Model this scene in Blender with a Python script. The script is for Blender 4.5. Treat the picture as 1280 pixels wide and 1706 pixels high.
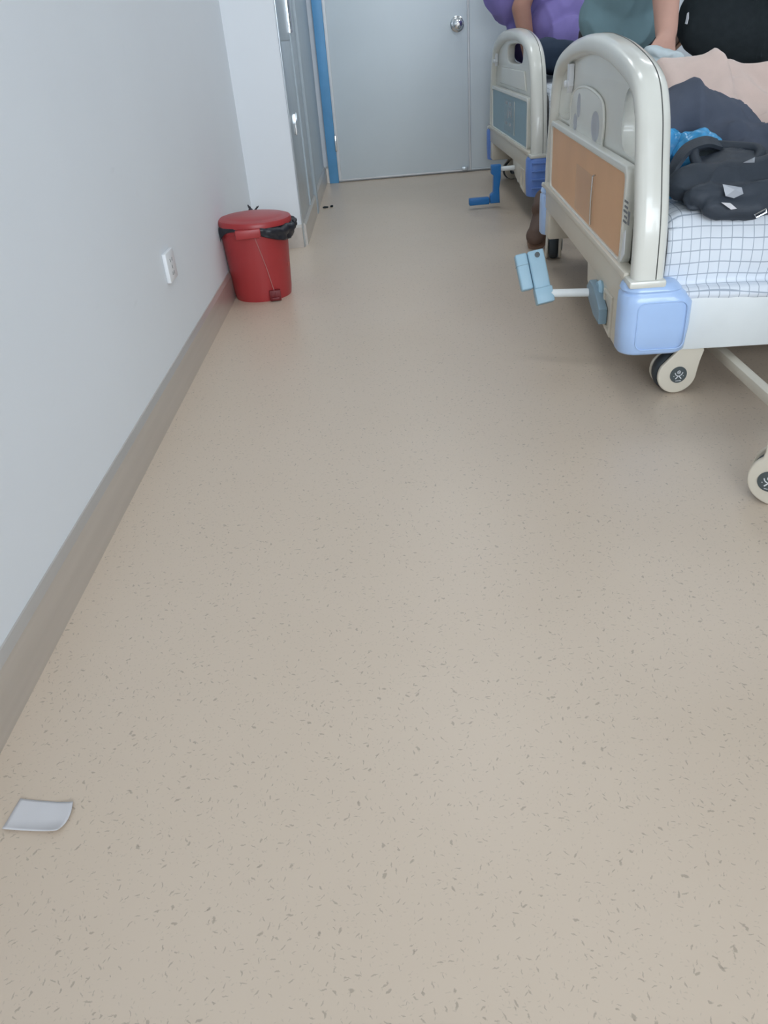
import bpy, bmesh, math, random
from mathutils import Vector, Matrix, noise, Euler

random.seed(4)
for o in list(bpy.data.objects):
    bpy.data.objects.remove(o)
SC = bpy.context.scene
COL = SC.collection

# ------------------------------------------------------------------ camera
W_IMG, H_IMG, F_PX, EYE = 1280.0, 1706.0, 1273.0, 0.90
_dn = Vector((180, 2034, F_PX)).normalized()
_y = Vector((-20, -795, F_PX)); _y = (_y - _dn * _y.dot(_dn)).normalized()
_x = _dn.cross(_y)
# world components of the camera's right / down / forward axes
RIGHT = Vector((_x[0], _y[0], -_dn[0]))
DOWN = Vector((_x[1], _y[1], -_dn[1]))
FWD = Vector((_x[2], _y[2], -_dn[2]))
EYE_P = Vector((0, 0, EYE))
cam_d = bpy.data.cameras.new('camera')
cam_d.sensor_fit = 'VERTICAL'
cam_d.sensor_height = 36.0
cam_d.lens = F_PX / H_IMG * 36.0
cam_d.clip_start = 0.02
cam = bpy.data.objects.new('camera', cam_d)
COL.objects.link(cam)
cam.matrix_world = Matrix(((RIGHT[0], -DOWN[0], -FWD[0], 0), (RIGHT[1], -DOWN[1], -FWD[1], 0),
                           (RIGHT[2], -DOWN[2], -FWD[2], EYE), (0, 0, 0, 1)))
SC.camera = cam

def ray(px, py):
    return RIGHT * (px - 640) + DOWN * (py - 853) + FWD * F_PX
def on_z(px, py, z=0.0):
    d = ray(px, py); return EYE_P + d * ((z - EYE) / d.z)
def on_y(px, py, y):
    d = ray(px, py); return EYE_P + d * (y / d.y)
def on_x(px, py, x):
    d = ray(px, py); return EYE_P + d * (x / d.x)

# ------------------------------------------------------------------ world, exposure, lights
SC.view_settings.view_transform = 'Standard'
SC.view_settings.look = 'None'
SC.view_settings.gamma = 1.0
SC.view_settings.use_curve_mapping = False
SC.view_settings.exposure = 0.05

world = bpy.data.worlds.new('daylight'); SC.world = world
world.use_nodes = True
_bg = world.node_tree.nodes['Background']
_bg.inputs[0].default_value = (0.75, 0.86, 1.0, 1)
_bg.inputs[1].default_value = 1.0

def area(name, loc, rot, sx, sy, power, col):
    l = bpy.data.lights.new(name, 'AREA'); l.shape = 'RECTANGLE'; l.size = sx; l.size_y = sy
    l.energy = power; l.color = col
    o = bpy.data.objects.new(name, l); COL.objects.link(o)
    o.location = loc; o.rotation_euler = rot
    return o
# overcast daylight entering by the window behind the camera
area('window_daylight', (1.30, -2.42, 1.65), (math.radians(90), 0, 0), 3.3, 1.7, 195, (0.84, 0.92, 1.0))

# ------------------------------------------------------------------ helpers: materials
def lin(c):
    return tuple(((v / 255) / 12.92 if v / 255 <= 0.04045 else ((v / 255 + 0.055) / 1.055) ** 2.4) for v in c)
MATS = {}
def mat(name, rgb, rough=0.5, metal=0.0, var=0.04, scale=12.0, bump=0.0, bscale=60.0, spec=0.5, coat=0.0,
        trans=0.0, alpha=1.0, aniso=None, sheen=0.0):
    if name in MATS: return MATS[name]
    m = bpy.data.materials.new(name); m.use_nodes = True
    nt = m.node_tree; N = nt.nodes; L = nt.links
    b = N['Principled BSDF']
    b.inputs['Roughness'].default_value = rough
    b.inputs['Metallic'].default_value = metal
    b.inputs['Specular IOR Level'].default_value = spec
    b.inputs['Coat Weight'].default_value = coat
    b.inputs['Transmission Weight'].default_value = trans
    b.inputs['Alpha'].default_value = alpha
    b.inputs['Sheen Weight'].default_value = sheen
    tc = N.new('ShaderNodeTexCoord')
    mp = N.new('ShaderNodeMapping'); L.new(tc.outputs['Object'], mp.inputs[0])
    if aniso: mp.inputs['Scale'].default_value = aniso
    nz = N.new('ShaderNodeTexNoise'); nz.inputs['Scale'].default_value = scale; nz.inputs['Detail'].default_value = 4
    L.new(mp.outputs[0], nz.inputs[0])
    rp = N.new('ShaderNodeMapRange')
    rp.inputs[1].default_value = 0.3; rp.inputs[2].default_value = 0.7
    rp.inputs[3].default_value = 1 - var; rp.inputs[4].default_value = 1 + var
    L.new(nz.outputs[0], rp.inputs[0])
    c = lin(rgb)
    mx = N.new('ShaderNodeMix'); mx.data_type = 'RGBA'; mx.blend_type = 'MULTIPLY'
    mx.inputs[0].default_value = 1.0
    mx.inputs[6].default_value = (*c, 1)
    L.new(rp.outputs[0], mx.inputs[7])
    L.new(mx.outputs[2], b.inputs['Base Color'])
    if bump > 0:
        n2 = N.new('ShaderNodeTexNoise'); n2.inputs['Scale'].default_value = bscale; n2.inputs['Detail'].default_value = 3
        L.new(mp.outputs[0], n2.inputs[0])
        bp = N.new('ShaderNodeBump'); bp.inputs['Strength'].default_value = bump; bp.inputs['Distance'].default_value = 0.004
        L.new(n2.outputs[0], bp.inputs['Height']); L.new(bp.outputs[0], b.inputs['Normal'])
    MATS[name] = m
    return m

def floor_material():
    m = bpy.data.materials.new('flecked_vinyl'); m.use_nodes = True
    nt = m.node_tree; N = nt.nodes; L = nt.links
    b = N['Principled BSDF']
    b.inputs['Roughness'].default_value = 0.36
    b.inputs['Specular IOR Level'].default_value = 0.5
    geo = N.new('ShaderNodeNewGeometry')
    def math_(op, a, bb=None):
        n = N.new('ShaderNodeMath'); n.operation = op
        for i, v in enumerate((a, bb)):
            if v is None: continue
            if isinstance(v, (int, float)): n.inputs[i].default_value = v
            else: L.new(v, n.inputs[i])
        return n.outputs[0]
    def flecks(cell, la, lb, prob, seed):
        sc = N.new('ShaderNodeVectorMath'); sc.operation = 'MULTIPLY_ADD'
        L.new(geo.outputs['Position'], sc.inputs[0])
        sc.inputs[1].default_value = (1 / cell, 1 / cell, 0); sc.inputs[2].default_value = (seed, seed * 1.7, 0)
        # bend the flecks a little
        wz = N.new('ShaderNodeTexNoise'); wz.inputs['Scale'].default_value = 3.4; wz.inputs['Detail'].default_value = 3
        L.new(sc.outputs[0], wz.inputs[0])
        wc = N.new('ShaderNodeVectorMath'); wc.operation = 'MULTIPLY_ADD'
        L.new(wz.outputs['Color'], wc.inputs[0]); wc.inputs[1].default_value = (0.34, 0.34, 0); L.new(sc.outputs[0], wc.inputs[2])
        vo = N.new('ShaderNodeTexVoronoi'); vo.voronoi_dimensions = '2D'; vo.inputs['Scale'].default_value = 1.0
        L.new(wc.outputs[0], vo.inputs['Vector'])
        loc = N.new('ShaderNodeVectorMath'); loc.operation = 'SUBTRACT'
        L.new(wc.outputs[0], loc.inputs[0]); L.new(vo.outputs['Position'], loc.inputs[1])
        sp = N.new('ShaderNodeSeparateColor'); L.new(vo.outputs['Color'], sp.inputs[0])
        ang = math_('MULTIPLY', sp.outputs[0], 6.283)
        ro = N.new('ShaderNodeVectorRotate'); ro.rotation_type = 'Z_AXIS'
        L.new(loc.outputs[0], ro.inputs['Vector']); L.new(ang, ro.inputs['Angle'])
        sx = N.new('ShaderNodeSeparateXYZ'); L.new(ro.outputs[0], sx.inputs[0])
        size = math_('MULTIPLY_ADD', sp.outputs[1], 0.9)
        size.node.inputs[2].default_value = 0.35
        ax = math_('DIVIDE', math_('DIVIDE', sx.outputs[0], la), size)
        ay = math_('DIVIDE', math_('DIVIDE', sx.outputs[1], lb), size)
        d = math_('ADD', math_('MULTIPLY', ax, ax), math_('MULTIPLY', ay, ay))
        mr = N.new('ShaderNodeMapRange'); mr.interpolation_type = 'SMOOTHSTEP'
        L.new(d, mr.inputs[0]); mr.inputs[1].default_value = 0.25; mr.inputs[2].default_value = 1.5
        mr.inputs[3].default_value = 1; mr.inputs[4].default_value = 0
        keep = math_('LESS_THAN', sp.outputs[2], prob)
        k2 = math_('MULTIPLY', mr.outputs[0], keep)
        return math_('MULTIPLY', k2, math_('MULTIPLY_ADD', sp.outputs[1], 0.6, )) if False else k2
    f1 = flecks(0.0125, 0.30, 0.068, 0.46, 3.1)
    f2 = flecks(0.0066, 0.30, 0.10, 0.50, 11.7)
    f3 = flecks(0.022, 0.17, 0.075, 0.26, 23.3)
    base = N.new('ShaderNodeTexNoise'); base.inputs['Scale'].default_value = 2.2; base.inputs['Detail'].default_value = 5
    L.new(geo.outputs['Position'], base.inputs[0])
    cr = N.new('ShaderNodeMix'); cr.data_type = 'RGBA'
    L.new(base.outputs[0], cr.inputs[0])
    cr.inputs[6].default_value = (*lin((204, 186, 166)), 1); cr.inputs[7].default_value = (*lin((208, 191, 173)), 1)
    cur = cr.outputs[2]
    for fac, k, colr in ((f2, 0.24, (150, 138, 122)), (f1, 0.44, (130, 118, 104)), (f3, 0.46, (122, 110, 96))):
        mx = N.new('ShaderNodeMix'); mx.data_type = 'RGBA'
        L.new(math_('MULTIPLY', fac, k), mx.inputs[0]); L.new(cur, mx.inputs[6])
        mx.inputs[7].default_value = (*lin(colr), 1); cur = mx.outputs[2]
    L.new(cur, b.inputs['Base Color'])
    rn = N.new('ShaderNodeTexNoise'); rn.inputs['Scale'].default_value = 3.0; rn.inputs['Detail'].default_value = 4
    L.new(geo.outputs['Position'], rn.inputs[0])
    rr = N.new('ShaderNodeMapRange'); L.new(rn.outputs[0], rr.inputs[0]); rr.inputs[3].default_value = 0.30; rr.inputs[4].default_value = 0.42
    L.new(rr.outputs[0], b.inputs['Roughness'])
    return m

def check_material():
    m = bpy.data.materials.new('grid_check_cotton'); m.use_nodes = True
    nt = m.node_tree; N = nt.nodes; L = nt.links
    b = N['Principled BSDF']; b.inputs['Roughness'].default_value = 0.85; b.inputs['Specular IOR Level'].default_value = 0.2
    uv = N.new('ShaderNodeUVMap')
    sp = N.new('ShaderNodeSeparateXYZ'); L.new(uv.outputs[0], sp.inputs[0])
    outs = []
    for i, (cell, wd) in enumerate(((0.0250, 0.042), (0.0300, 0.046))):
        a = N.new('ShaderNodeMath'); a.operation = 'DIVIDE'; L.new(sp.outputs[i], a.inputs[0]); a.inputs[1].default_value = cell
        f = N.new('ShaderNodeMath'); f.operation = 'FRACT'; L.new(a.outputs[0], f.inputs[0])
        s = N.new('ShaderNodeMath'); s.operation = 'SUBTRACT'; L.new(f.outputs[0], s.inputs[0]); s.inputs[1].default_value = 0.5
        ab = N.new('ShaderNodeMath'); ab.operation = 'ABSOLUTE'; L.new(s.outputs[0], ab.inputs[0])
        mr = N.new('ShaderNodeMapRange'); L.new(ab.outputs[0], mr.inputs[0])
        mr.inputs[1].default_value = wd * 0.6; mr.inputs[2].default_value = wd * 1.3; mr.inputs[3].default_value = 0.75; mr.inputs[4].default_value = 0
        outs.append(mr.outputs[0])
    mxx = N.new('ShaderNodeMath'); mxx.operation = 'MAXIMUM'; L.new(outs[0], mxx.inputs[0]); L.new(outs[1], mxx.inputs[1])
    mx = N.new('ShaderNodeMix'); mx.data_type = 'RGBA'; L.new(mxx.outputs[0], mx.inputs[0])
    mx.inputs[6].default_value = (*lin((226, 232, 240)), 1); mx.inputs[7].default_value = (*lin((140, 152, 168)), 1)
    L.new(mx.outputs[2], b.inputs['Base Color'])
    return m

def wall_material(name, rgb):
    m = bpy.data.materials.new(name); m.use_nodes = True
    nt = m.node_tree; N = nt.nodes; L = nt.links
    b = N['Principled BSDF']; b.inputs['Roughness'].default_value = 0.55; b.inputs['Specular IOR Level'].default_value = 0.35
    geo = N.new('ShaderNodeNewGeometry')
    nz = N.new('ShaderNodeTexNoise'); nz.inputs['Scale'].default_value = 1.6; nz.inputs['Detail'].default_value = 6
    L.new(geo.outputs['Position'], nz.inputs[0])
    c0 = N.new('ShaderNodeMix'); c0.data_type = 'RGBA'; L.new(nz.outputs[0], c0.inputs[0])
    c0.inputs[6].default_value = (*lin(rgb), 1); c0.inputs[7].default_value = (*lin(tuple(v + 6 for v in rgb)), 1)
    # a few faint pencil-like scuffs
    mp = N.new('ShaderNodeMapping'); mp.inputs['Scale'].default_value = (1, 2.2, 7.0); mp.inputs['Rotation'].default_value = (0.5, 0, 0)
    L.new(geo.outputs['Position'], mp.inputs[0])
    n2 = N.new('ShaderNodeTexNoise'); n2.inputs['Scale'].default_value = 2.4; n2.inputs['Detail'].default_value = 2
    L.new(mp.outputs[0], n2.inputs[0])
    mr = N.new('ShaderNodeMapRange'); L.new(n2.outputs[0], mr.inputs[0]); mr.inputs[1].default_value = 0.74; mr.inputs[2].default_value = 0.82
    mr.inputs[3].default_value = 0; mr.inputs[4].default_value = 0.10
    c1 = N.new('ShaderNodeMix'); c1.data_type = 'RGBA'; L.new(mr.outputs[0], c1.inputs[0]); L.new(c0.outputs[2], c1.inputs[6])
    c1.inputs[7].default_value = (*lin((140, 140, 142)), 1)
    L.new(c1.outputs[2], b.inputs['Base Color'])
    n3 = N.new('ShaderNodeTexNoise'); n3.inputs['Scale'].default_value = 180
    L.new(geo.outputs['Position'], n3.inputs[0])
    bp = N.new('ShaderNodeBump'); bp.inputs['Strength'].default_value = 0.06; bp.inputs['Distance'].default_value = 0.002
    L.new(n3.outputs[0], bp.inputs['Height']); L.new(bp.outputs[0], b.inputs['Normal'])
    return m

def glass_material():
    m = bpy.data.materials.new('window_glass'); m.use_nodes = True
    nt = m.node_tree; N = nt.nodes; L = nt.links
    N.remove(N['Principled BSDF'])
    t = N.new('ShaderNodeBsdfTransparent'); gl = N.new('ShaderNodeBsdfGlossy'); gl.inputs['Roughness'].default_value = 0.02
    fr = N.new('ShaderNodeFresnel'); fr.inputs[0].default_value = 1.45
    mx = N.new('ShaderNodeMixShader'); L.new(fr.outputs[0], mx.inputs[0]); L.new(t.outputs[0], mx.inputs[1]); L.new(gl.outputs[0], mx.inputs[2])
    L.new(mx.outputs[0], N['Material Output'].inputs[0])
    return m

M_FLOOR = floor_material()
M_WALL = wall_material('painted_plaster', (222, 226, 230))
M_CHECK = check_material()
M_GLASS = glass_material()
M_STEEL = mat('brushed_steel', (204, 198, 191), 0.36, 0.6, 0.05, 30, 0.05, 200, aniso=(1, 0.05, 1))
M_STEELV = mat('satin_steel_cladding', (192, 200, 206), 0.34, 0.7, 0.04, 8, aniso=(1, 1, 0.05))
M_GREYWALL = mat('grey_wall_panel', (178, 190, 198), 0.5, 0.0, 0.02)
M_DOOR = mat('door_laminate', (214, 223, 228), 0.42, 0.0, 0.02, 3)
M_BLUE = mat('blue_frame_paint', (96, 160, 208), 0.45)
M_CHROME = mat('chrome', (215, 218, 220), 0.16, 1.0, 0.01)
M_CEIL = mat('ceiling_white', (232, 232, 230), 0.8)
M_RED = mat('red_plastic', (164, 52, 54), 0.38, 0, 0.06, 6)
M_REDD = mat('dark_red_plastic', (112, 26, 30), 0.5)
M_LINER = mat('black_liner_film', (34, 36, 44), 0.35, 0, 0.1, 20, 0.4, 40)
M_WHITEP = mat('white_plastic', (226, 228, 230), 0.4)
M_PAPER = mat('white_paper', (232, 232, 236), 0.8, 0, 0.03)
M_ABS = mat('cream_abs', (222, 221, 212), 0.26, 0, 0.02, 5, coat=0.3)
M_ABS2 = mat('warm_cream_abs', (214, 206, 190), 0.36, 0, 0.03, 5)
M_METALW = mat('white_enamelled_steel', (226, 230, 230), 0.35, 0, 0.02)
M_ORANGE = mat('orange_laminate', (226, 176, 132), 0.4, 0, 0.05, 4)
M_BLUEPAN = mat('grey_blue_laminate', (138, 170, 184), 0.4, 0, 0.04, 4)
M_BUMP = mat('pale_blue_plastic', (176, 204, 244), 0.3, 0, 0.02, coat=0.2)
M_BUMPB = mat('cornflower_plastic', (104, 140, 212), 0.35)
M_CRANK = mat('sky_blue_plastic', (158, 192, 210), 0.45)
M_CRANKB = mat('strong_blue_plastic', (36, 116, 184), 0.4)
M_HOUS = mat('slate_blue_plastic', (126, 150, 164), 0.45)
M_DARK = mat('dark_rubber', (54, 60, 64), 0.6)
M_CAP = mat('graphite_cap', (76, 84, 86), 0.45)
M_SEAM = mat('dark_seam', (90, 90, 86), 0.7)
M_ELLIPSE = mat('lilac_grey', (178, 180, 186), 0.35)
M_GREYT = mat('grey_print', (120, 122, 124), 0.7)
M_REFL = mat('grey_film', (176, 180, 188), 0.25)
M_CLEAR = mat('clear_plastic', (190, 186, 180), 0.12, alpha=0.08)
M_PINK = mat('pink_beige_wool', (206, 184, 174), 0.9, 0, 0.04, 20, 0.15, 300, spec=0.15, sheen=0.3)
M_JACK = mat('slate_jacket_cloth', (82, 88, 102), 0.85, 0, 0.08, 14, 0.1, 300, spec=0.2)
M_BAG = mat('black_nylon', (54, 61, 71), 0.6, 0, 0.08, 14, 0.15, 200, spec=0.4)
M_BLUEBAG = mat('blue_plastic_film', (70, 160, 214), 0.22, 0, 0.08, 14, 0.5, 30)
M_GREYCL = mat('pale_grey_cloth', (190, 202, 206), 0.8)
M_PURPLE = mat('purple_shirt', (136, 124, 186), 0.85, 0, 0.06, 8, 0.1, 200, spec=0.2)
M_TEAL = mat('teal_grey_shirt', (112, 138, 145), 0.85, 0, 0.05, 8, 0.1, 200, spec=0.2)
M_BLACK = mat('black_knit', (42, 48, 51), 0.9, 0, 0.1, 30, 0.2, 300, spec=0.2)
M_NAVY = mat('navy_trousers', (54, 66, 84), 0.85, 0, 0.06, 8, 0.1, 200, spec=0.2)
M_DTROU = mat('dark_trousers', (58, 54, 56), 0.85, 0, 0.06, 8, 0.1, 200, spec=0.2)
M_SKIN = mat('skin', (178, 132, 116), 0.55, 0, 0.04, 20, spec=0.35)
M_SKIN2 = mat('lighter_skin', (192, 150, 134), 0.55, 0, 0.04, 20, spec=0.35)
M_HAIR = mat('dark_hair', (34, 28, 26), 0.5, 0, 0.1, 60)
M_SHOE = mat('brown_shoe', (94, 72, 60), 0.6, 0, 0.06, 20)
M_SOLE = mat('tan_sole', (128, 98, 78), 0.7, 0, 0.05, 20)

# ------------------------------------------------------------------ helpers: geometry
def link(o, parent=None):
    COL.objects.link(o)
    if parent is not None: o.parent = parent
    return o
def tag(o, label=None, cat=None, group=None, kind=None):
    if label: o['label'] = label
    if cat: o['category'] = cat
    if group: o['group'] = group
    if kind: o['kind'] = kind
    return o
def empty(name, loc=(0, 0, 0), rz=0.0):
    e = bpy.data.objects.new(name, None); e.empty_display_size = 0.05
    COL.objects.link(e); e.location = loc; e.rotation_euler = (0, 0, rz)
    return e
def mobj(name, verts, faces, m, parent=None, smooth=False):
    me = bpy.data.meshes.new(name); me.from_pydata([tuple(v) for v in verts], [], faces); me.update()
    bm = bmesh.new(); bm.from_mesh(me); bmesh.ops.recalc_face_normals(bm, faces=bm.faces); bm.to_mesh(me); bm.free()
    if smooth: me.polygons.foreach_set('use_smooth', [True] * len(me.polygons))
    me.materials.append(m)
    return link(bpy.data.objects.new(name, me), parent)
def bmobj(name, bm, m, parent=None, smooth=False, angle=None):
    bmesh.ops.recalc_face_normals(bm, faces=bm.faces)
    me = bpy.data.meshes.new(name); bm.to_mesh(me); bm.free()
    if smooth:
        me.polygons.foreach_set('use_smooth', [True] * len(me.polygons))
        if angle: me.set_sharp_from_angle(angle=math.radians(angle))
    me.materials.append(m)
    return link(bpy.data.objects.new(name, me), parent)
def add_box(bm, x0, x1, y0, y1, z0, z1, bev=0.0, seg=2, mtx=None):
    t = bmesh.new()
    bmesh.ops.create_cube(t, size=1)
    for v in t.verts:
        v.co = Vector(((x0 + x1) / 2 + v.co.x * (x1 - x0), (y0 + y1) / 2 + v.co.y * (y1 - y0), (z0 + z1) / 2 + v.co.z * (z1 - z0)))
    if bev > 0:
        bmesh.ops.bevel(t, geom=list(t.edges), offset=bev, segments=seg, affect='EDGES', profile=0.5)
    if mtx is not None: bmesh.ops.transform(t, matrix=mtx, verts=t.verts)
    me = bpy.data.meshes.new('tmp'); t.to_mesh(me); t.free(); bm.from_mesh(me); bpy.data.meshes.remove(me)
def box(name, x0, x1, y0, y1, z0, z1, m, parent=None, bev=0.0, seg=2, mtx=None):
    bm = bmesh.new(); add_box(bm, x0, x1, y0, y1, z0, z1, bev, seg, mtx)
    return bmobj(name, bm, m, parent, smooth=bev > 0, angle=40)
def shape2d(name, outlines, plane, d0, d1, m, parent=None, bev=0.0, seg=3, mtx=None):
    """filled outline (first) with holes (others), extruded from d0 to d1 across `plane` ('XY','XZ','YZ')."""
    cu = bpy.data.curves.new('tmpc', 'CURVE'); cu.dimensions = '2D'; cu.fill_mode = 'BOTH'
    half = (d1 - d0) / 2
    cu.extrude = max(half - bev, 0.0); cu.bevel_depth = bev; cu.bevel_resolution = seg; cu.offset = -bev
    for pts in outlines:
        s = cu.splines.new('POLY'); s.points.add(len(pts) - 1); s.use_cyclic_u = True
        for p, q in zip(s.points, pts): p.co = (q[0], q[1], 0, 1)
    ob = bpy.data.objects.new('tmpo', cu); COL.objects.link(ob)
    dg = bpy.context.evaluated_depsgraph_get(); dg.update()
    me = bpy.data.meshes.new_from_object(ob.evaluated_get(dg))
    bpy.data.objects.remove(ob); bpy.data.curves.remove(cu)
    mid = (d0 + d1) / 2
    for v in me.vertices:
        a, b, c = v.co
        c += mid
        v.co = {'XY': (a, b, c), 'XZ': (a, c, b), 'YZ': (c, a, b)}[plane]
    if mtx is not None: me.transform(mtx)
    bm = bmesh.new(); bm.from_mesh(me)
    bmesh.ops.remove_doubles(bm, verts=bm.verts, dist=1e-5)
    bmesh.ops.recalc_face_normals(bm, faces=bm.faces); bm.to_mesh(me); bm.free()
    me.name = name
    me.polygons.foreach_set('use_smooth', [True] * len(me.polygons)); me.set_sharp_from_angle(angle=math.radians(35))
    me.materials.clear(); me.materials.append(m)
    return link(bpy.data.objects.new(name, me), parent)
def circ(cx, cy, rx, ry=None, n=32, a0=0, a1=2 * math.pi):
    ry = rx if ry is None else ry
    full = abs(a1 - a0 - 2 * math.pi) < 1e-6
    k = n if full else n + 1
    return [(cx + rx * math.cos(a0 + (a1 - a0) * i / n), cy + ry * math.sin(a0 + (a1 - a0) * i / n)) for i in range(k)]
def rrect(x0, x1, y0, y1, r, n=6):
    pts = []
    for cx, cy, a in ((x1 - r, y1 - r, 0), (x0 + r, y1 - r, 90), (x0 + r, y0 + r, 180), (x1 - r, y0 + r, 270)):
        for i in range(n + 1):
            t = math.radians(a + 90 * i / n); pts.append((cx + r * math.cos(t), cy + r * math.sin(t)))
    return pts
def lathe(name, prof, m, parent=None, n=48, mtx=None, smooth=True, angle=40, sy=1.0):
    vs, fs = [], []
    for i in range(n):
        a = 2 * math.pi * i / n
        for r, z in prof: vs.append(Vector((r * math.cos(a), r * math.sin(a) * sy, z)))
    k = len(prof)
    for i in range(n):
        j = (i + 1) % n
        for q in range(k - 1): fs.append((i * k + q, j * k + q, j * k + q + 1, i * k + q + 1))
    bm = bmesh.new()
    bv = [bm.verts.new(v if mtx is None else mtx @ v) for v in vs]
    for f in fs: bm.faces.new([bv[q] for q in f])
    bmesh.ops.remove_doubles(bm, verts=bm.verts, dist=1e-6)
    return bmobj(name, bm, m, parent, smooth, angle)
def spline(pts, n=8, closed=False):
    P = [Vector(p) for p in pts]; out = []
    m = len(P); rng = range(m if closed else m - 1)
    for i in rng:
        p1, p2 = P[i], P[(i + 1) % m]
        p0 = P[i - 1] if (i > 0 or closed) else p1 * 2 - p2
        p3 = P[(i + 2) % m] if (i + 2 < m or closed) else p2 * 2 - p1
        for k in range(n):
            t = k / n
            out.append(0.5 * ((2 * p1) + (p2 - p0) * t + (2 * p0 - 5 * p1 + 4 * p2 - p3) * t * t + (3 * p1 - p0 - 3 * p2 + p3) * t ** 3))
    if not closed: out.append(P[-1])
    return out
def tube(name, path, r, m, parent=None, n=10, closed=False, section=None, up=None, smooth=True):
    """sweep a circle (or a section list of (a,b): a along normal-in-plane, b along `up`)"""
    path = [Vector(p) for p in path]
    sec = section or [(r * math.cos(2 * math.pi * i / n), r * math.sin(2 * math.pi * i / n)) for i in range(n)]
    bm = bmesh.new(); rings = []
    prev = None
    for i, p in enumerate(path):
        if closed: t = path[(i + 1) % len(path)] - path[i - 1]
        else: t = path[min(i + 1, len(path) - 1)] - path[max(i - 1, 0)]
        t.normalize()
        if up is not None: b = Vector(up)
        else:
            b = prev if prev is not None else (Vector((0, 0, 1)) if abs(t.z) < 0.9 else Vector((1, 0, 0)))
        a = b.cross(t).normalized(); b = t.cross(a).normalized(); prev = b
        rings.append([bm.verts.new(p + a * s + b * q) for s, q in sec])
    k = len(sec)
    for i in range(len(rings) if closed else len(rings) - 1):
        A, B = rings[i], rings[(i + 1) % len(rings)]
        for q in range(k): bm.faces.new((A[q], A[(q + 1) % k], B[(q + 1) % k], B[q]))
    if not closed:
        bm.faces.new(rings[0]); bm.faces.new(rings[-1][::-1])
    return bmobj(name, bm, m, parent, smooth, 50)
def blob(name, prims, m, parent=None, voxel=0.01, smooth=6, warp=None, zmin=None):
    """union of tapered capsules and ellipsoids, remeshed to one continuous skin"""
    bm = bmesh.new()
    for p in prims:
        t = bmesh.new()
        if p[0] == 'ell':
            bmesh.ops.create_uvsphere(t, u_segments=24, v_segments=16, radius=1)
            mt = Matrix.Translation(Vector(p[1])) @ Euler(p[3] if len(p) > 3 else (0, 0, 0)).to_matrix().to_4x4() @ Matrix.Diagonal((*p[2], 1))
            bmesh.ops.transform(t, matrix=mt, verts=t.verts)
        else:
            _, a, ra, b, rb = p
            a, b = Vector(a), Vector(b); d = (b - a); ln = d.length
            q = d.to_track_quat('Z', 'Y').to_matrix().to_4x4()
            bmesh.ops.create_uvsphere(t, u_segments=18, v_segments=14, radius=1)
            for v in t.verts:
                if v.co.z >= -1e-6 and v.co.z > 1e-6: v.co = v.co * rb + Vector((0, 0, ln))
                else: v.co = v.co * ra
            bmesh.ops.transform(t, matrix=Matrix.Translation(a) @ q, verts=t.verts)
        me = bpy.data.meshes.new('t'); t.to_mesh(me); t.free(); bm.from_mesh(me); bpy.data.meshes.remove(me)
    me = bpy.data.meshes.new(name); bm.to_mesh(me); bm.free()
    ob = bpy.data.objects.new('tmpb', me); COL.objects.link(ob)
    r = ob.modifiers.new('r', 'REMESH'); r.mode = 'VOXEL'; r.voxel_size = voxel; r.adaptivity = 0
    s = ob.modifiers.new('s', 'SMOOTH'); s.iterations = smooth; s.factor = 0.5
    dg = bpy.context.evaluated_depsgraph_get(); dg.update()
    out = bpy.data.meshes.new_from_object(ob.evaluated_get(dg))
    bpy.data.objects.remove(ob); bpy.data.meshes.remove(me)
    out.name = name
    if warp:
        nrm = [v.normal.copy() for v in out.vertices]
        for v, nn in zip(out.vertices, nrm): v.co = warp(v.co.copy(), nn)
    if zmin is not None:
        for v in out.vertices:
            if v.co.z < zmin: v.co.z = zmin + (v.co.z - zmin) * 0.02
    out.update()
    out.polygons.foreach_set('use_smooth', [True] * len(out.polygons))
    out.materials.clear(); out.materials.append(m)
    return link(bpy.data.objects.new(name, out), parent)

# ------------------------------------------------------------------ the room
XW, XP, YP, YF, XR, YB, ZC = -0.667, -0.424, 4.083, 6.08, 3.30, -2.30, 2.80
fl = box('floor', XW - 0.15, XR + 0.15, YB - 0.15, YF + 0.15, -0.10, 0.0, M_FLOOR); tag(fl, kind='structure')
ce = box('ceiling', XW - 0.15, XR + 0.15, YB - 0.15, YF + 0.15, ZC, ZC + 0.1, M_CEIL); tag(ce, kind='structure')
wl = box('wall_left', XW - 0.15, XW, YB, YP, 0, ZC, M_WALL); tag(wl, kind='structure')
wp = box('wall_pier', XW - 0.15, XP, YP, YF, 0, ZC, M_WALL); tag(wp, kind='structure')
wf = box('wall_far', XW - 0.15, XR + 0.15, YF, YF + 0.15, 0, ZC, M_WALL); tag(wf, kind='structure')
wr = box('wall_right', XR, XR + 0.15, YB, YF, 0, ZC, M_WALL); tag(wr, kind='structure')
# back wall with a window opening (x -0.35..2.95, z 0.8..2.5)
bm = bmesh.new()
for a in ((XW - .15, -.35, 0, ZC), (2.95, XR + .15, 0, ZC), (-.35, 2.95, 0, .8), (-.35, 2.95, 2.5, ZC)):
    add_box(bm, a[0], a[1], YB - 0.15, YB, a[2], a[3])
tag(bmobj('wall_back', bm, M_WALL), kind='structure')
bm = bmesh.new()
for x0, x1, z0, z1 in ((-.35, 2.95, .80, .85), (-.35, 2.95, 2.45, 2.5), (-.35, -.30, .85, 2.45), (2.90, 2.95, .85, 2.45), (.78, .83, .85, 2.45), (1.87, 1.92, .85, 2.45)):
    add_box(bm, x0, x1, YB - 0.10, YB - 0.04, z0, z1, 0.004)
win = bmobj('window_1', bm, M_WHITEP); tag(win, kind='structure')
for x0, x1 in ((-.30, .78), (.83, 1.87), (1.92, 2.90)):
    box('pane', x0, x1, YB - 0.074, YB - 0.070, .85, 2.45, M_GLASS, win)

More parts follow.
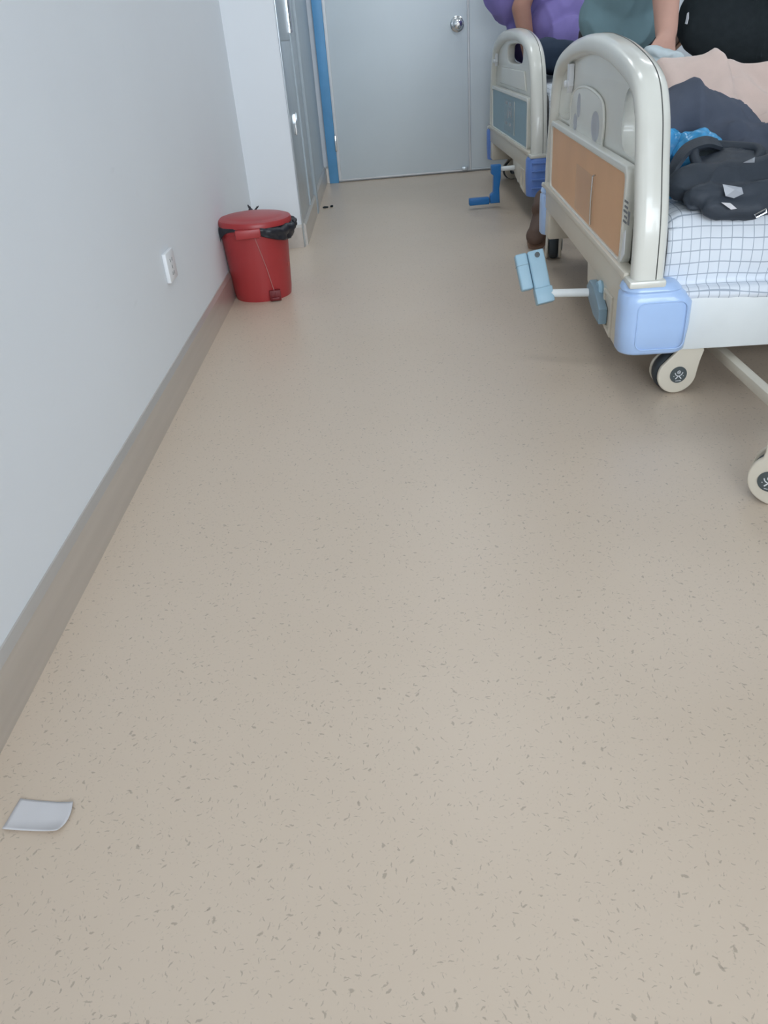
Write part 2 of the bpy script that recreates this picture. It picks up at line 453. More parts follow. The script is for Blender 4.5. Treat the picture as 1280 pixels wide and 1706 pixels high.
# baseboards: folded steel with a thin lip along the top, butted together in lengths
def base_run(root, axis, a0, a1, face, sgn, hgt=0.111, joints=()):
    cuts = [a0] + list(joints) + [a1]
    for i in range(len(cuts) - 1):
        g0, g1 = cuts[i] + 0.0008, cuts[i + 1] - 0.0008
        prof = [(0, 0), (0.013, 0), (0.013, hgt - 0.013), (0.004, hgt), (0, hgt)]
        vs = []
        for a in (g0, g1):
            for d, z in prof:
                vs.append((face + sgn * d, a, z) if axis == 'Y' else (a, face + sgn * d, z))
        k = len(prof)
        fs = [tuple(range(k)), tuple(range(2 * k - 1, k - 1, -1))] + [(q, (q + 1) % k, k + (q + 1) % k, k + q) for q in range(k)]
        mobj('baseboard_length', vs, fs, M_STEEL, root)
bl = empty('baseboard_left', (0, 0, 0)); tag(bl, kind='structure')
base_run(bl, 'Y', YB, YP - 0.014, XW, 1, joints=(0.2, 2.86))
bp_ = empty('baseboard_pier', (0, 0, 0)); tag(bp_, kind='structure')
base_run(bp_, 'X', XW + 0.014, XP + 0.0, YP, -1)
base_run(bp_, 'Y', YP + 0.03, 4.93, XP + 0.004, 1)
base_run(bp_, 'Y', 5.03, YF - 0.014, XP + 0.004, 1)
bf = empty('baseboard_far', (0, 0, 0)); tag(bf, kind='structure')
base_run(bf, 'X', XP + 0.018, -0.385, YF, -1, joints=(-0.405,))
base_run(bf, 'X', 1.27, XR, YF, -1)

# steel-clad side of the pier: corner guard, cladding sheets with a joint, chrome catch, pale jamb
cl = empty('trim_1', (XP, YP, 0)); tag(cl, kind='structure')
def part_w(name, x0, x1, y0, y1, z0, z1, m, bev=0.0):
    o = box(name, x0 - XP, x1 - XP, y0 - YP, y1 - YP, z0, z1, m, cl, bev); return o
part_w('corner_guard', XP - 0.001, XP + 0.005, YP - 0.004, YP + 0.045, 0.0, 2.2, M_STEELV, 0.0015)
part_w('cladding_sheet', XP, XP + 0.004, YP + 0.046, 4.62, 0.111, 0.905, M_STEELV, 0.001)
part_w('cladding_sheet', XP, XP + 0.004, YP + 0.046, 4.62, 0.909, 2.2, M_STEELV, 0.001)
part_w('cladding_sheet', XP, XP + 0.006, 4.625, 4.93, 0.111, 2.2, M_STEELV, 0.001)
tube('streak_edge', [(0.006, 4.605 - YP, 0.94), (0.006, 4.605 - YP, 1.5), (0.006, 4.605 - YP, 2.2)], 0.016, M_CHROME, cl, 16)  # chrome edge added to give a bright streak of light up here
tube('streak_edge', [(0.004, 4.605 - YP, 0.111), (0.004, 4.605 - YP, 0.5), (0.004, 4.605 - YP, 0.936)], 0.009, M_GREYWALL, cl, 16)  # dull paint below, where the streak of light stops
part_w('jamb', XP, XP + 0.022, 4.935, 5.02, 0.0, 2.2, M_GREYWALL, 0.002)
part_w('wall_sheet', XP, XP + 0.004, 5.022, YF, 0.111, 2.2, M_GREYWALL)
for dy, w_ in ((0, .035), (.045, .02), (.075, .018)):
    part_w('catch_bar', XP + 0.004, XP + 0.016, 4.25 + dy, 4.25 + dy + w_, 0.505, 0.598, M_CHROME, 0.001)

# double door on the far wall
dr = empty('door_1', (0, YF, 0)); tag(dr, kind='structure')
def part_d(name, x0, x1, y0, y1, z0, z1, m, bev=0.0, parent=dr): return box(name, x0, x1, y0, y1, z0, z1, m, parent, bev)
part_d('door_frame', -0.384, -0.3175, -0.045, 0, 0, 2.16, M_BLUE, 0.003)
part_d('door_frame', 1.19, 1.262, -0.045, 0, 0, 2.16, M_BLUE, 0.003)
part_d('door_frame', -0.384, 1.262, -0.045, 0, 2.162, 2.23, M_BLUE, 0.003)
leaf = part_d('door_leaf', -0.296, 0.640, -0.030, -0.002, 0.022, 2.15, M_DOOR, 0.001)
part_d('edge_strip', -0.3165, -0.2965, -0.036, -0.002, 0.012, 2.15, M_WHITEP, 0.001, leaf)
part_d('edge_strip', -0.296, 0.640, -0.034, -0.002, 0.010, 0.021, M_WHITEP, 0.001, leaf)
part_d('edge_strip', 0.641, 0.652, -0.036, -0.002, 0.012, 2.15, M_WHITEP, 0.002, leaf)
part_d('hinge', -0.322, -0.306, -0.052, -0.036, 0.21, 0.315, M_CHROME, 0.004, leaf)
part_d('hinge', -0.322, -0.306, -0.052, -0.036, 1.75, 1.855, M_CHROME, 0.004, leaf)
part_d('floor_bolt', 0.585, 0.632, -0.046, -0.031, 0.012, 0.040, M_STEELV, 0.003, leaf)
kp = on_y(762, 40, YF - 0.03)
mk = Matrix.Translation((kp.x, -0.030, kp.z)) @ Matrix.Rotation(math.radians(90), 4, 'X')
knob = lathe('knob', [(0, 0), (0.047, 0), (0.047, 0.006), (0.042, 0.010), (0.020, 0.012), (0.017, 0.03), (0.030, 0.036), (0.035, 0.05), (0.031, 0.064), (0.02, 0.070), (0, 0.071)], M_CHROME, leaf, 40, mk)
lathe('key_cylinder', [(0, 0.0712), (0.009, 0.0712), (0.009, 0.0735), (0.0, 0.0735)], M_STEEL, leaf, 20, mk)
leaf2 = part_d('door_leaf', 0.654, 1.183, -0.030, -0.002, 0.022, 2.15, M_DOOR, 0.001)
part_d('edge_strip', 0.654, 1.183, -0.033, -0.002, 0.012, 0.021, M_DOOR, 0.001, leaf2)

# unseen ceiling panel lamps added as fill light
for i, (x, y) in enumerate(((0.35, 3.3), (1.9, 3.3), (0.35, 5.2), (1.9, 5.2))):
    t = empty('ceiling_fill_lamp', (x, y, ZC))
    tag(t, ('unseen square ceiling panel added as fill light above the aisle near the red bin', 'unseen square ceiling panel added as fill light above the orange-panelled bed', 'unseen square ceiling panel added as fill light in front of the double door', 'unseen square ceiling panel added as fill light above the blue-panelled bed')[i], 'lamp', 'added ceiling fill panels')
    box('lamp_frame', -0.3, 0.3, -0.3, 0.3, -0.03, -0.001, M_WHITEP, t, 0.004)
    me_ = MATS.get('fill_glow')
    if me_ is None:
        me_ = mat('fill_glow', (240, 240, 236), 0.6)
        bs = me_.node_tree.nodes['Principled BSDF']
        bs.inputs['Emission Color'].default_value = (0.90, 0.96, 1.0, 1); bs.inputs['Emission Strength'].default_value = 7.0
    box('diffuser', -0.275, 0.275, -0.275, 0.275, -0.036, -0.031, me_, t)

# ------------------------------------------------------------------ small wall and floor things
# socket on the left wall
so = empty('wall_outlet', (XW, 2.37, 0.355)); tag(so, 'white square plastic power outlet on the left wall', 'outlet')
box('faceplate', 0, 0.013, -0.047, 0.047, -0.043, 0.043, M_WHITEP, so, 0.003)
for (y, z, a) in ((-0.010, 0.016, 0.5), (0.012, 0.016, -0.5), (0.0, -0.004, 0), (-0.008, -0.022, 0), (0.008, -0.022, 0)):
    box('slot', 0.0128, 0.0136, -0.0014, 0.0014, -0.005, 0.005, M_CAP, so, mtx=Matrix.Translation((0, y, z)) @ Matrix.Rotation(a, 4, 'X'))
# paper scrap, edges slightly curled
p00, p10, p11, p01 = on_z(5, 1384), on_z(98, 1391), on_z(123, 1339), on_z(35, 1332)
def paper_grid(n=16, m_=12):
    vs = []
    for i in range(n + 1):
        for j in range(m_ + 1):
            s, t = i / n, j / m_
            p = (p00 * (1 - s) + p10 * s) * (1 - t) + (p01 * (1 - s) + p11 * s) * t
            z = 0.0012 + 0.006 * max(0, (0.35 - t)) ** 2 * 8 * (0.4 + 0.6 * s) + 0.004 * max(0, s - 0.6) ** 2 * 6 + 0.003 * max(0, 0.3 - s) ** 2 * 6
            bow = Vector((0.006 * math.sin(math.pi * t) * (1 if s > 0.5 else 0.6), 0, 0)) * (s - 0.15)
            vs.append(p + bow + Vector((0, 0, z)))
    fs = [(i * (m_ + 1) + j, (i + 1) * (m_ + 1) + j, (i + 1) * (m_ + 1) + j + 1, i * (m_ + 1) + j + 1) for i in range(n) for j in range(m_)]
    return vs, fs
vs, fs = paper_grid()
pp = mobj('paper_scrap', vs, fs, mat('dull_paper', (206, 204, 206), 0.8, 0, 0.03), None, True)
sm = pp.modifiers.new('thick', 'SOLIDIFY'); sm.thickness = 0.0006; sm.offset = 1
tag(pp, 'small white paper scrap with curled edges on the beige floor', 'paper')
# two crumbs by the pier
for k, (px, py) in enumerate(((542, 347), (553, 345))):
    c = on_z(px, py)
    o = blob('floor_crumb', [('ell', (0, 0, 0.006), (0.016, 0.010, 0.006)), ('ell', (0.012, 0.006, 0.005), (0.010, 0.006, 0.005))], M_BLACK, None, 0.002, 2, zmin=0.0005)
    o.location = (c.x, c.y, 0); o.rotation_euler = (0, 0, k * 1.3)
    tag(o, 'dark crumb of dirt on the floor beside the pier', 'dirt', 'dirt crumbs by the pier')

# ------------------------------------------------------------------ red pedal bin
bc = Vector((-0.536, 3.262, 0))
bn = empty('pedal_bin', bc, math.radians(8)); tag(bn, 'round red plastic pedal bin with a black liner by the left wall', 'bin')
lathe('bin_body', [(0, 0.004), (0.108, 0.004), (0.116, 0.0), (0.118, 0.01), (0.121, 0.03), (0.136, 0.27), (0.140, 0.272), (0.140, 0.288), (0.133, 0.288), (0.130, 0.27), (0.115, 0.02), (0, 0.02)], M_RED, bn, 64)
lid = lathe('lid', [(0.146, 0.292), (0.149, 0.293), (0.149, 0.306), (0.145, 0.313), (0.128, 0.318), (0.118, 0.318), (0.112, 0.321), (0.06, 0.327), (0, 0.328), (0, 0.321), (0.11, 0.312), (0.143, 0.301), (0.146, 0.292)], M_RED, bn, 64,
            mtx=Matrix.Translation((0, 0.0, 0.0)) @ Matrix.Rotation(math.radians(1.5), 4, 'Y'))
box('lid_catch', -0.072, 0.026, -0.163, -0.138, 0.262, 0.296, M_RED, bn, 0.004)
tube('pedal_rod', [(0.000, -0.139, 0.262), (0.028, -0.130, 0.14), (0.047, -0.124, 0.03)], 0.0016, mat('dull_wire', (178, 120, 116), 0.4), bn, 6)
box('pedal_recess', 0.024, 0.070, -0.132, -0.108, 0.002, 0.045, M_REDD, bn, 0.003)
pd = box('pedal', 0.030, 0.064, -0.138, -0.115, 0.006, 0.018, M_REDD, bn, 0.003)
box('pedal_rib', 0.0300, 0.0345, -0.136, -0.120, 0.018, 0.036, M_REDD, pd, 0.001)
box('pedal_rib', 0.0465, 0.0505, -0.136, -0.120, 0.018, 0.036, M_REDD, pd, 0.001)
# liner: a skirt folded over the rim, hanging lower at two sides and bunched at the right
vs, fs = [], []
nA, nB = 96, 9
for i in range(nA):
    a = 2 * math.pi * i / nA
    right = max(0, math.cos(a + 0.5)) ** 2; left = max(0, math.cos(a - math.pi + 0.12)) ** 6
    drop = 0.012 + 0.056 * right + 0.085 * left
    out = 0.004 + 0.020 * right + 0.007 * left
    for j in range(nB):
        t = j / (nB - 1)
        r = 0.1405 + out * math.sin(min(1, t * 1.4) * math.pi * 0.75) + 0.004 * noise.noise(Vector((math.cos(a) * 7, math.sin(a) * 7, t * 3))) * (1 + 3 * right)
        z = 0.298 - drop * t
        if t == 0: r = 0.134
        r = max(r, 0.1425 if t > 0 else 0)
        vs.append((r * math.cos(a), r * math.sin(a), z))
for i in range(nA):
    k = (i + 1) % nA
    for j in range(nB - 1): fs.append((i * nB + j, k * nB + j, k * nB + j + 1, i * nB + j + 1))
ln = mobj('liner', vs, fs, M_LINER, bn, True)
sm = ln.modifiers.new('thick', 'SOLIDIFY'); sm.thickness = 0.0015; sm.offset = 1
def crinkle(amp, sc):
    def w(co, n):
        q = co * sc
        return co + n * amp * (abs(noise.noise(q)) * 2 - 0.6 + 0.5 * noise.noise(q * 2.3))
    return w
blob('liner_knot', [('ell', (0.158, 0.010, 0.282), (0.022, 0.030, 0.016)), ('ell', (0.148, -0.035, 0.270), (0.018, 0.040, 0.020)), ('ell', (0.163, 0.02, 0.268), (0.014, 0.02, 0.02))], M_LINER, bn, 0.004, 2, crinkle(0.006, 60))
blob('liner_tuft', [('cap', (0.0, 0.148, 0.296), 0.010, (-0.012, 0.150, 0.335), 0.004), ('cap', (0.0, 0.148, 0.30), 0.008, (0.028, 0.152, 0.325), 0.004)], M_LINER, bn, 0.0025, 1, crinkle(0.003, 90))
box('sticker', -0.009, 0.009, -0.001, 0.0, 0.118, 0.132, mat('faded_red_print', (186, 90, 84), 0.5), bn, mtx=Matrix.Rotation(math.radians(68), 4, 'Z') @ Matrix.Translation((0, -0.1285, 0)))

# ------------------------------------------------------------------ casters
EMB = None
CASTER = {}
def caster(bed, loc, rz, upright=False):
    """brake caster: shield with fork arm (part) > tyre, cap, emblem (sub-parts); axle along local y, near side -y"""
    R = 0.056
    mt = Matrix.Translation(Vector(loc)) @ Matrix.Rotation(rz, 4, 'Z')
    shared = CASTER.setdefault(upright, {})
    if 'shield' not in shared:
        body = [(0.0535 * math.cos(a), R + 0.0535 * math.sin(a)) for a in [math.radians(150 + i * 10) for i in range(0, 22)]]
        if upright: body = [(0.0590 * math.cos(a), 0.0595 + 0.0590 * math.sin(a)) for a in [math.radians(128 + i * 10) for i in range(0, 29)]] + [(0.034, 0.112), (0.028, 0.142), (0.016, 0.150), (-0.022, 0.152), (-0.034, 0.144), (-0.034, 0.120)]
        else: body += [(0.058, 0.088), (0.066, 0.118), (0.060, 0.140), (0.030, 0.146), (0.004, 0.138), (-0.012, 0.118)]
        sh = shape2d('caster_shield', [body], 'XZ', -0.034, -0.022, M_ABS2, None, 0.004)
        sh2 = shape2d('caster_shield_b', [body], 'XZ', 0.022, 0.034, M_ABS2, None, 0.004)
        brd = box('bridge', -0.016 if upright else 0.006, 0.018 if upright else 0.058, -0.03, 0.03, 0.118, 0.138, M_ABS2, None, 0.004)
        b2 = bmesh.new(); b2.from_mesh(sh.data); b2.from_mesh(sh2.data); b2.from_mesh(brd.data)
        c = bmobj('t', b2, M_ABS2, None, True, 40); shared['shield'] = c.data
        for o in (sh, sh2, brd, c): bpy.data.objects.remove(o)
        mr = Matrix.Translation((0, 0, R)) @ Matrix.Rotation(math.radians(90), 4, 'X')
        t = lathe('t', [(0.02, -0.019), (0.048, -0.019), (0.054, -0.014), (R, -0.006), (R, 0.006), (0.054, 0.014), (0.048, 0.019), (0.02, 0.019)], M_DARK, None, 40, mr); shared['tyre'] = t.data; bpy.data.objects.remove(t)
        mr2 = Matrix.Translation((-0.015 if upright else 0.002, -0.034, R)) @ Matrix.Rotation(math.radians(90), 4, 'X')
        t = lathe('t', [(0, 0), (0.023, 0), (0.023, 0.0022), (0.0, 0.0032)], M_CAP, None, 32, mr2); shared['cap'] = t.data; bpy.data.objects.remove(t)
        # emblem: ring, bowl-shaped arc and a wishbone below
        b3 = bmesh.new()
        def strip(pts, wd):
            for i in range(len(pts) - 1):
                p, q = Vector(pts[i]), Vector(pts[i + 1]); d = (q - p).normalized(); n = Vector((-d.y, d.x)) * wd / 2
                add = [p + n, p - n, q - n, q + n]
                lo = [b3.verts.new((v.x, -0.0371, v.y)) for v in add]; hi = [b3.verts.new((v.x, -0.0377, v.y)) for v in add]
                b3.faces.new(hi); b3.faces.new(lo[::-1])
                for k in range(4): b3.faces.new((lo[k], lo[(k + 1) % 4], hi[(k + 1) % 4], hi[k]))
        z0 = R
        strip(circ(0.002, z0 + 0.008, 0.0042, n=14) + [(0.0062, z0 + 0.008)], 0.0013)
        strip(circ(0.002, z0 + 0.008, 0.0014, n=8) + [(0.0034, z0 + 0.008)], 0.0012)
        strip(circ(0.002, z0 + 0.008, 0.0105, n=12, a0=math.radians(185), a1=math.radians(355)), 0.0022)
        strip([(0.002, z0 - 0.002), (-0.006, z0 - 0.011)], 0.0026); strip([(0.002, z0 - 0.002), (0.010, z0 - 0.011)], 0.0026)
        strip([(-0.010, z0 - 0.003), (-0.012, z0 - 0.003)], 0.0016); strip([(0.014, z0 - 0.003), (0.016, z0 - 0.003)], 0.0016)
        for k in range(6): strip([(-0.005 + k * 0.0026, z0 - 0.0165), (-0.0035 + k * 0.0026, z0 - 0.0165)], 0.002)
        if upright: bmesh.ops.translate(b3, vec=(-0.017, 0, 0), verts=b3.verts)
        t = bmobj('t', b3, M_WHITEP); shared['emblem'] = t.data; bpy.data.objects.remove(t)
        st = lathe('t', [(0, 0.130), (0.016, 0.130), (0.016, 0.150), (0.012, 0.152), (0.012, 0.20), (0, 0.20)], M_STEELV, None, 20, Matrix.Translation((0.0 if upright else 0.034, 0, 0))); shared['stem'] = st.data; bpy.data.objects.remove(st)
    c = link(bpy.data.objects.new('caster', shared['shield']), bed); c.matrix_local = mt
    for k, nm in (('tyre', 'tyre'), ('cap', 'hub_cap'), ('emblem', 'emblem'), ('stem', 'swivel_stem')):
        link(bpy.data.objects.new(nm, shared[k]), c)
    return c

# ------------------------------------------------------------------ hospital beds
def arch(half, n=10):
    """half profile (offset from centre, z), bottom to apex -> full path in (y,z) about centre"""
    left = [(-a, z) for a, z in half]; right = [(a, z) for a, z in half[::-1]]
    return left + right[1:]
def make_bed(name, loc, rz, style):
    """local x: along the bed from the foot board, local y: across, z up"""
    A = style == 'orange'
    bed = empty(name, loc, rz)
    yc = 0.705
    half = [(0.722, 0.300), (0.708, 0.45), (0.668, 0.58), (0.626, 0.69), (0.545, 0.757), (0.33, 0.802), (0.13, 0.822), (0.0, 0.826)]
    if not A:
        half = [(0.715, 0.300), (0.700, 0.45), (0.665, 0.60), (0.610, 0.72), (0.50, 0.790), (0.30, 0.830), (0.12, 0.842), (0.0, 0.844)]
    path2 = [(p.x, p.y) for p in spline([(a, z, 0) for a, z in arch(half)], 6)]
    path = [(0.054, yc + a, z) for a, z in path2]
    # arched tube of the board: rounded section, 0.052 wide and 0.078 deep
    def sect(wd, dp, n=20):
        out = []
        for i in range(n):
            t = 2 * math.pi * i / n; c, s = math.cos(t), math.sin(t)
            e = 0.72
            out.append((wd / 2 * math.copysign(abs(c) ** e, c), dp / 2 * math.copysign(abs(s) ** e, s)))
        return out
    fr = tube('board_frame', path, 0, M_ABS, bed, section=sect(0.056, 0.080), up=(1, 0, 0))
    # moulding seam running round the outside of the tube
    k = []
    for i in range(len(path2)):
        p = Vector(path2[i]); q = Vector(path2[min(i + 1, len(path2) - 1)]) - Vector(path2[max(i - 1, 0)])
        q.normalize(); n = Vector((-q.y, q.x)); k.append((0.070, yc + p.x + n.x * 0.0268, p.y + n.y * 0.0268))
    tube('seam', k, 0.0016, M_SEAM, fr, 6)
    # recessed plate with hand slots
    inner = [(yc + a * 0.972, z - 0.012) for a, z in path2]
    inner[0] = (inner[0][0], 0.30); inner[-1] = (inner[-1][0], 0.30)
    if A:
        slots = [spline([(yc + s * 0.650, 0.60, 0), (yc + s * 0.625, 0.66, 0), (yc + s * 0.585, 0.715, 0), (yc + s * 0.49, 0.748, 0), (yc + s * 0.405, 0.735, 0), (yc + s * 0.372, 0.68, 0), (yc + s * 0.372, 0.62, 0), (yc + s * 0.41, 0.580, 0), (yc + s * 0.50, 0.572, 0), (yc + s * 0.60, 0.574, 0)], 5, True) for s in (-1, 1)]
    else:
        slots = [spline([(0.46, 0.715, 0), (0.65, 0.705, 0), (0.88, 0.712, 0), (0.91, 0.755, 0), (0.86, 0.790, 0), (0.66, 0.800, 0), (0.45, 0.792, 0), (0.42, 0.752, 0)], 5, True)]
    slots2 = [[(p.x, p.y) for p in s] for s in slots]
    bd = shape2d('board_plate', [inner] + slots2, 'YZ', 0.044, 0.088, M_ABS, bed, 0.009)
    if A:
        # embossed arch in the middle of the plate
        em = spline([(yc - 0.175, 0.565, 0), (yc - 0.180, 0.645, 0), (yc - 0.12, 0.690, 0), (yc + 0.09, 0.708, 0), (yc + 0.28, 0.690, 0), (yc + 0.345, 0.645, 0), (yc + 0.34, 0.565, 0)], 6)
        shape2d('raised_arch', [[(p.x, p.y) for p in em]], 'YZ', 0.037, 0.048, M_ABS, bd, 0.006)
        for cy_, cz_, ry_, rz_ in ((yc - 0.075, 0.612, 0.060, 0.042), (yc + 0.20, 0.650, 0.030, 0.036), (yc + 0.25, 0.595, 0.034, 0.026)):
            shape2d('grey_ellipse', [circ(cy_, cz_, ry_, rz_, 24)], 'YZ', 0.0362, 0.0372, M_ELLIPSE, bd)  # flat grey ellipses set on the raised arch
        tube('arch_bead', [(0.039, p.x, p.y) for p in em], 0.0045, M_ABS, bd, 8)
    else:
        em = [(yc - 0.42, 0.59), (yc - 0.36, 0.68), (yc + 0.36, 0.68), (yc + 0.42, 0.59)]
        shape2d('raised_arch', [em], 'YZ', 0.034, 0.046, M_ABS, bd, 0.006)
    # laminate panel with a cream surround
    z0, z1, y0, y1 = 0.341, 0.552, yc - 0.585, yc + 0.590
    shape2d('panel_surround', [rrect(y0 - 0.02, y1 + 0.02, z0 - 0.016, z1 + 0.020, 0.03), rrect(y0, y1, z0, z1, 0.018)], 'YZ', 0.012, 0.040, M_ABS, bed, 0.004)
    pn = shape2d('laminate_panel', [rrect(y0 - 0.003, y1 + 0.003, z0 - 0.003, z1 + 0.003, 0.018)], 'YZ', 0.019, 0.034, M_ORANGE if A else M_BLUEPAN, bed, 0.0)
    if A:
        # clear card pocket and its bent clip in the middle of the panel
        box('card_pocket', 0.0150, 0.0165, 0.50, 0.78, 0.352, 0.49, M_CLEAR, pn, 0.0005)
        tube('card_clip', [(0.013, 0.503, 0.352), (0.011, 0.503, 0.42), (0.012, 0.500, 0.492), (0.015, 0.485, 0.497)], 0.0028, M_CHROME, pn, 6)
        # grey printed lines and a silver strip at the near end of the panel
        for i, (ln_, zz) in enumerate(((.09, .492), (.08, .480), (.10, .468), (.07, .456), (.09, .444))):
            box('printed_line', 0.0105, 0.0115, 0.060, 0.060 + ln_ * 0.4, zz, zz + 0.0055, M_GREYT, bed)
        box('printed_block', 0.0105, 0.0115, 0.034, 0.052, 0.446, 0.478, M_GREYT, bed)
        shape2d('silver_tape', [[(0.055, 0.37), (0.085, 0.345), (0.075, 0.42), (0.060, 0.43)]], 'YZ', 0.0095, 0.0115, M_WHITEP, bed)
    else:
        # darker cut-out label on the blue panel
        b2 = bmesh.new()
        for (a, b, c, d) in ((.62, .68, .50, .515), (.62, .68, .395, .41), (.60, .625, .44, .49), (.675, .70, .44, .49), (.63, .67, .455, .47), (.74, .80, .50, .515), (.74, .80, .395, .41), (.72, .745, .43, .47)):
            add_box(b2, 0.0175, 0.019, a, b, c, d)
        bmobj('panel_label', b2, M_REFL, pn)
        box('card_pocket', 0.0150, 0.0165, 0.50, 0.84, 0.36, 0.53, M_CLEAR, pn, 0.0005)
        box('pocket_edge', 0.0150, 0.0175, 0.495, 0.502, 0.36, 0.53, M_ABS, pn, 0.0005)
    # coat hook at the far side of the plate
    yh = yc + 0.365 if A else yc + 0.56
    hk = shape2d('hook', [[(yh - 0.022, 0.70), (yh, 0.676), (yh + 0.022, 0.70), (yh + 0.022, 0.765), (yh - 0.022, 0.765)]], 'YZ', 0.026, 0.043, M_WHITEP, bed, 0.003)
    lathe('hook_peg', [(0, 0), (0.010, 0), (0.012, 0.010), (0.008, 0.014), (0, 0.014)], M_WHITEP, hk, 20, Matrix.Translation((0.027, yh, 0.705)) @ Matrix.Rotation(math.radians(-90), 4, 'Y'))
    # lower rail, ledge and apron with the crank
    box('lower_rail', 0.010, 0.066, 0.005, 1.405, 0.238, 0.322, M_ABS2, bed, 0.008)
    box('ledge', 0.002, 0.040, 0.010, 1.400, 0.316, 0.336, M_ABS2, bed, 0.006)
    ap = shape2d('apron', [[(0.04, 0.25), (0.50, 0.25), (0.485, 0.185), (0.42, 0.160), (0.16, 0.118), (0.075, 0.112), (0.04, 0.15)]], 'YZ', 0.012, 0.036, M_ABS2, bed, 0.005)
    shape2d('apron_rib', [[(0.13, 0.235), (0.23, 0.235), (0.23, 0.135), (0.13, 0.122)], [(0.142, 0.225), (0.218, 0.225), (0.218, 0.146), (0.142, 0.134)]], 'YZ', 0.006, 0.014, M_ABS2, ap, 0.002)
    shape2d('bracket', [[(0.50, 0.235), (0.60, 0.235), (0.56, 0.19), (0.58, 0.15), (0.50, 0.115), (0.47, 0.13), (0.48, 0.18)]], 'YZ', 0.040, 0.060, M_METALW, bed, 0.003)
    if A:
        yk, zk = 0.305, 0.192
        ring = lathe('crank_ring', [(0.010, 0), (0.028, 0), (0.030, 0.006), (0.026, 0.014), (0.010, 0.014)], M_CRANK, ap, 32, Matrix.Translation((0.012, yk - 0.03, zk + 0.022)) @ Matrix.Rotation(math.radians(-90), 4, 'Y'))
        hs = shape2d('crank_housing', [[(yk - 0.125, 0.145), (yk - 0.05, 0.148), (yk + 0.04, 0.178), (yk + 0.065, 0.205), (yk + 0.03, 0.230), (yk - 0.03, 0.228), (yk - 0.125, 0.188)]], 'YZ', -0.014, 0.011, M_HOUS, bed, 0.004)
        rd = tube('crank_rod', [(0.0, yk + 0.03, zk), (-0.10, yk + 0.055, zk - 0.003), (-0.125, yk + 0.06, zk - 0.003)], 0.0125, M_METALW, bed, 16)
        hx, hy = -0.135, yk + 0.062
        mh = Matrix.Translation((hx, hy, zk - 0.03)) @ Matrix.Rotation(math.radians(-24), 4, 'X') @ Matrix.Rotation(math.radians(-10), 4, 'Y')
        hd = box('crank_arm', -0.028, 0.022, -0.014, 0.024, 0.0, 0.158, M_CRANK, bed, 0.006, 3, mh)
        box('arm_end', -0.030, 0.024, -0.026, 0.016, -0.004, 0.044, M_CRANK, hd, 0.004, 2, mh)
        lathe('arm_pin', [(0, 0), (0.008, 0), (0.008, 0.003), (0.004, 0.003), (0.004, 0.001), (0, 0.001)], M_CAP, hd, 20, mh @ Matrix.Translation((0.0, -0.0135, 0.142)) @ Matrix.Rotation(math.radians(90), 4, 'X'))
        box('folding_grip', -0.066, -0.0295, -0.012, 0.022, 0.048, 0.158, M_CRANK, hd, 0.006, 3, mh)
        box('grip_band', -0.0668, -0.0292, -0.0126, 0.0226, 0.122, 0.1235, M_HOUS, hd, 0, 2, mh)
    else:
        yk, zk = 0.43, 0.205
        tube('crank_rod', [(0.01, yk, zk), (-0.06, yk, zk), (-0.082, yk, zk)], 0.013, M_METALW, bed, 16)
        mh = Matrix.Translation((-0.10, yk, zk)) @ Matrix.Rotation(math.radians(2), 4, 'X')
        hd = shape2d('crank_arm', [[(-0.024, 0.024), (0.030, 0.024), (0.030, -0.04), (0.022, -0.10), (0.026, -0.178), (-0.030, -0.178), (-0.030, -0.135), (-0.012, -0.12), (-0.010, -0.03), (-0.024, -0.02)]], 'XZ', -0.022, 0.022, M_CRANKB, bed, 0.005, mtx=mh)
        box('crank_grip', -0.150, -0.034, -0.020, 0.020, -0.182, -0.145, M_CRANKB, hd, 0.006, 3, mh)
    # steel side rails, deck, legs and casters
    for y0_, y1_ in ((-0.022, 0.010), (1.400, 1.432)):
        sr = box('side_rail', 0.075, 2.02, y0_, y1_, 0.130, 0.272, M_METALW, bed, 0.005)
    box('bed_deck', 0.10, 1.98, 0.012, 1.398, 0.255, 0.282, M_METALW, bed, 0.004)
    box('cross_beam', 0.085, 0.135, 0.012, 1.398, 0.18, 0.25, M_ABS2, bed, 0.004)
    box('cross_beam', 1.90, 1.95, 0.012, 1.398, 0.18, 0.25, M_ABS2, bed, 0.004)
    for y in (0.075, 1.335):
        for x in (0.18, 1.90):
            box('leg', x - 0.035, x + 0.035, y - 0.035, y + 0.035, 0.165, 0.256, M_ABS2, bed, 0.004)
    # corner cover boxes of the foot board
    box('corner_leg', 0.012, 0.15, 1.275, 1.395, 0.135, 0.240, M_ABS2, bed, 0.006)
    box('corner_leg', 0.012, 0.10, 0.012, 0.06, 0.135, 0.240, M_ABS2, bed, 0.006)
    # plastic bumpers wrapped round the corners
    mb = M_BUMP if A else M_BUMPB
    for s in (0, 1):
        ya, yb = (-0.052, 0.004) if s == 0 else (1.406, 1.462)
        def ring(z, ins, x1):
            p0, p1 = (ya, 0.055) if s == 0 else (1.355, yb)
            return [(a, b, z) for a, b in rrect(-0.006 + ins, x1 - ins, p0 + ins, p1 - ins, 0.042)]
        if A: lv = [(0.130, 0.016, 0.170), (0.133, 0.006, 0.170), (0.140, 0.001, 0.171), (0.20, 0.0, 0.176), (0.262, 0.0, 0.176), (0.288, 0.001, 0.158), (0.292, 0.005, 0.156), (0.296, 0.005, 0.152), (0.300, 0.002, 0.148), (0.312, 0.005, 0.140), (0.317, 0.013, 0.136), (0.318, 0.03, 0.13)]
        else: lv = [(0.124, 0.014, 0.126), (0.128, 0.004, 0.126), (0.20, 0.0, 0.128), (0.300, 0.0, 0.128), (0.312, 0.006, 0.124), (0.314, 0.02, 0.12)]
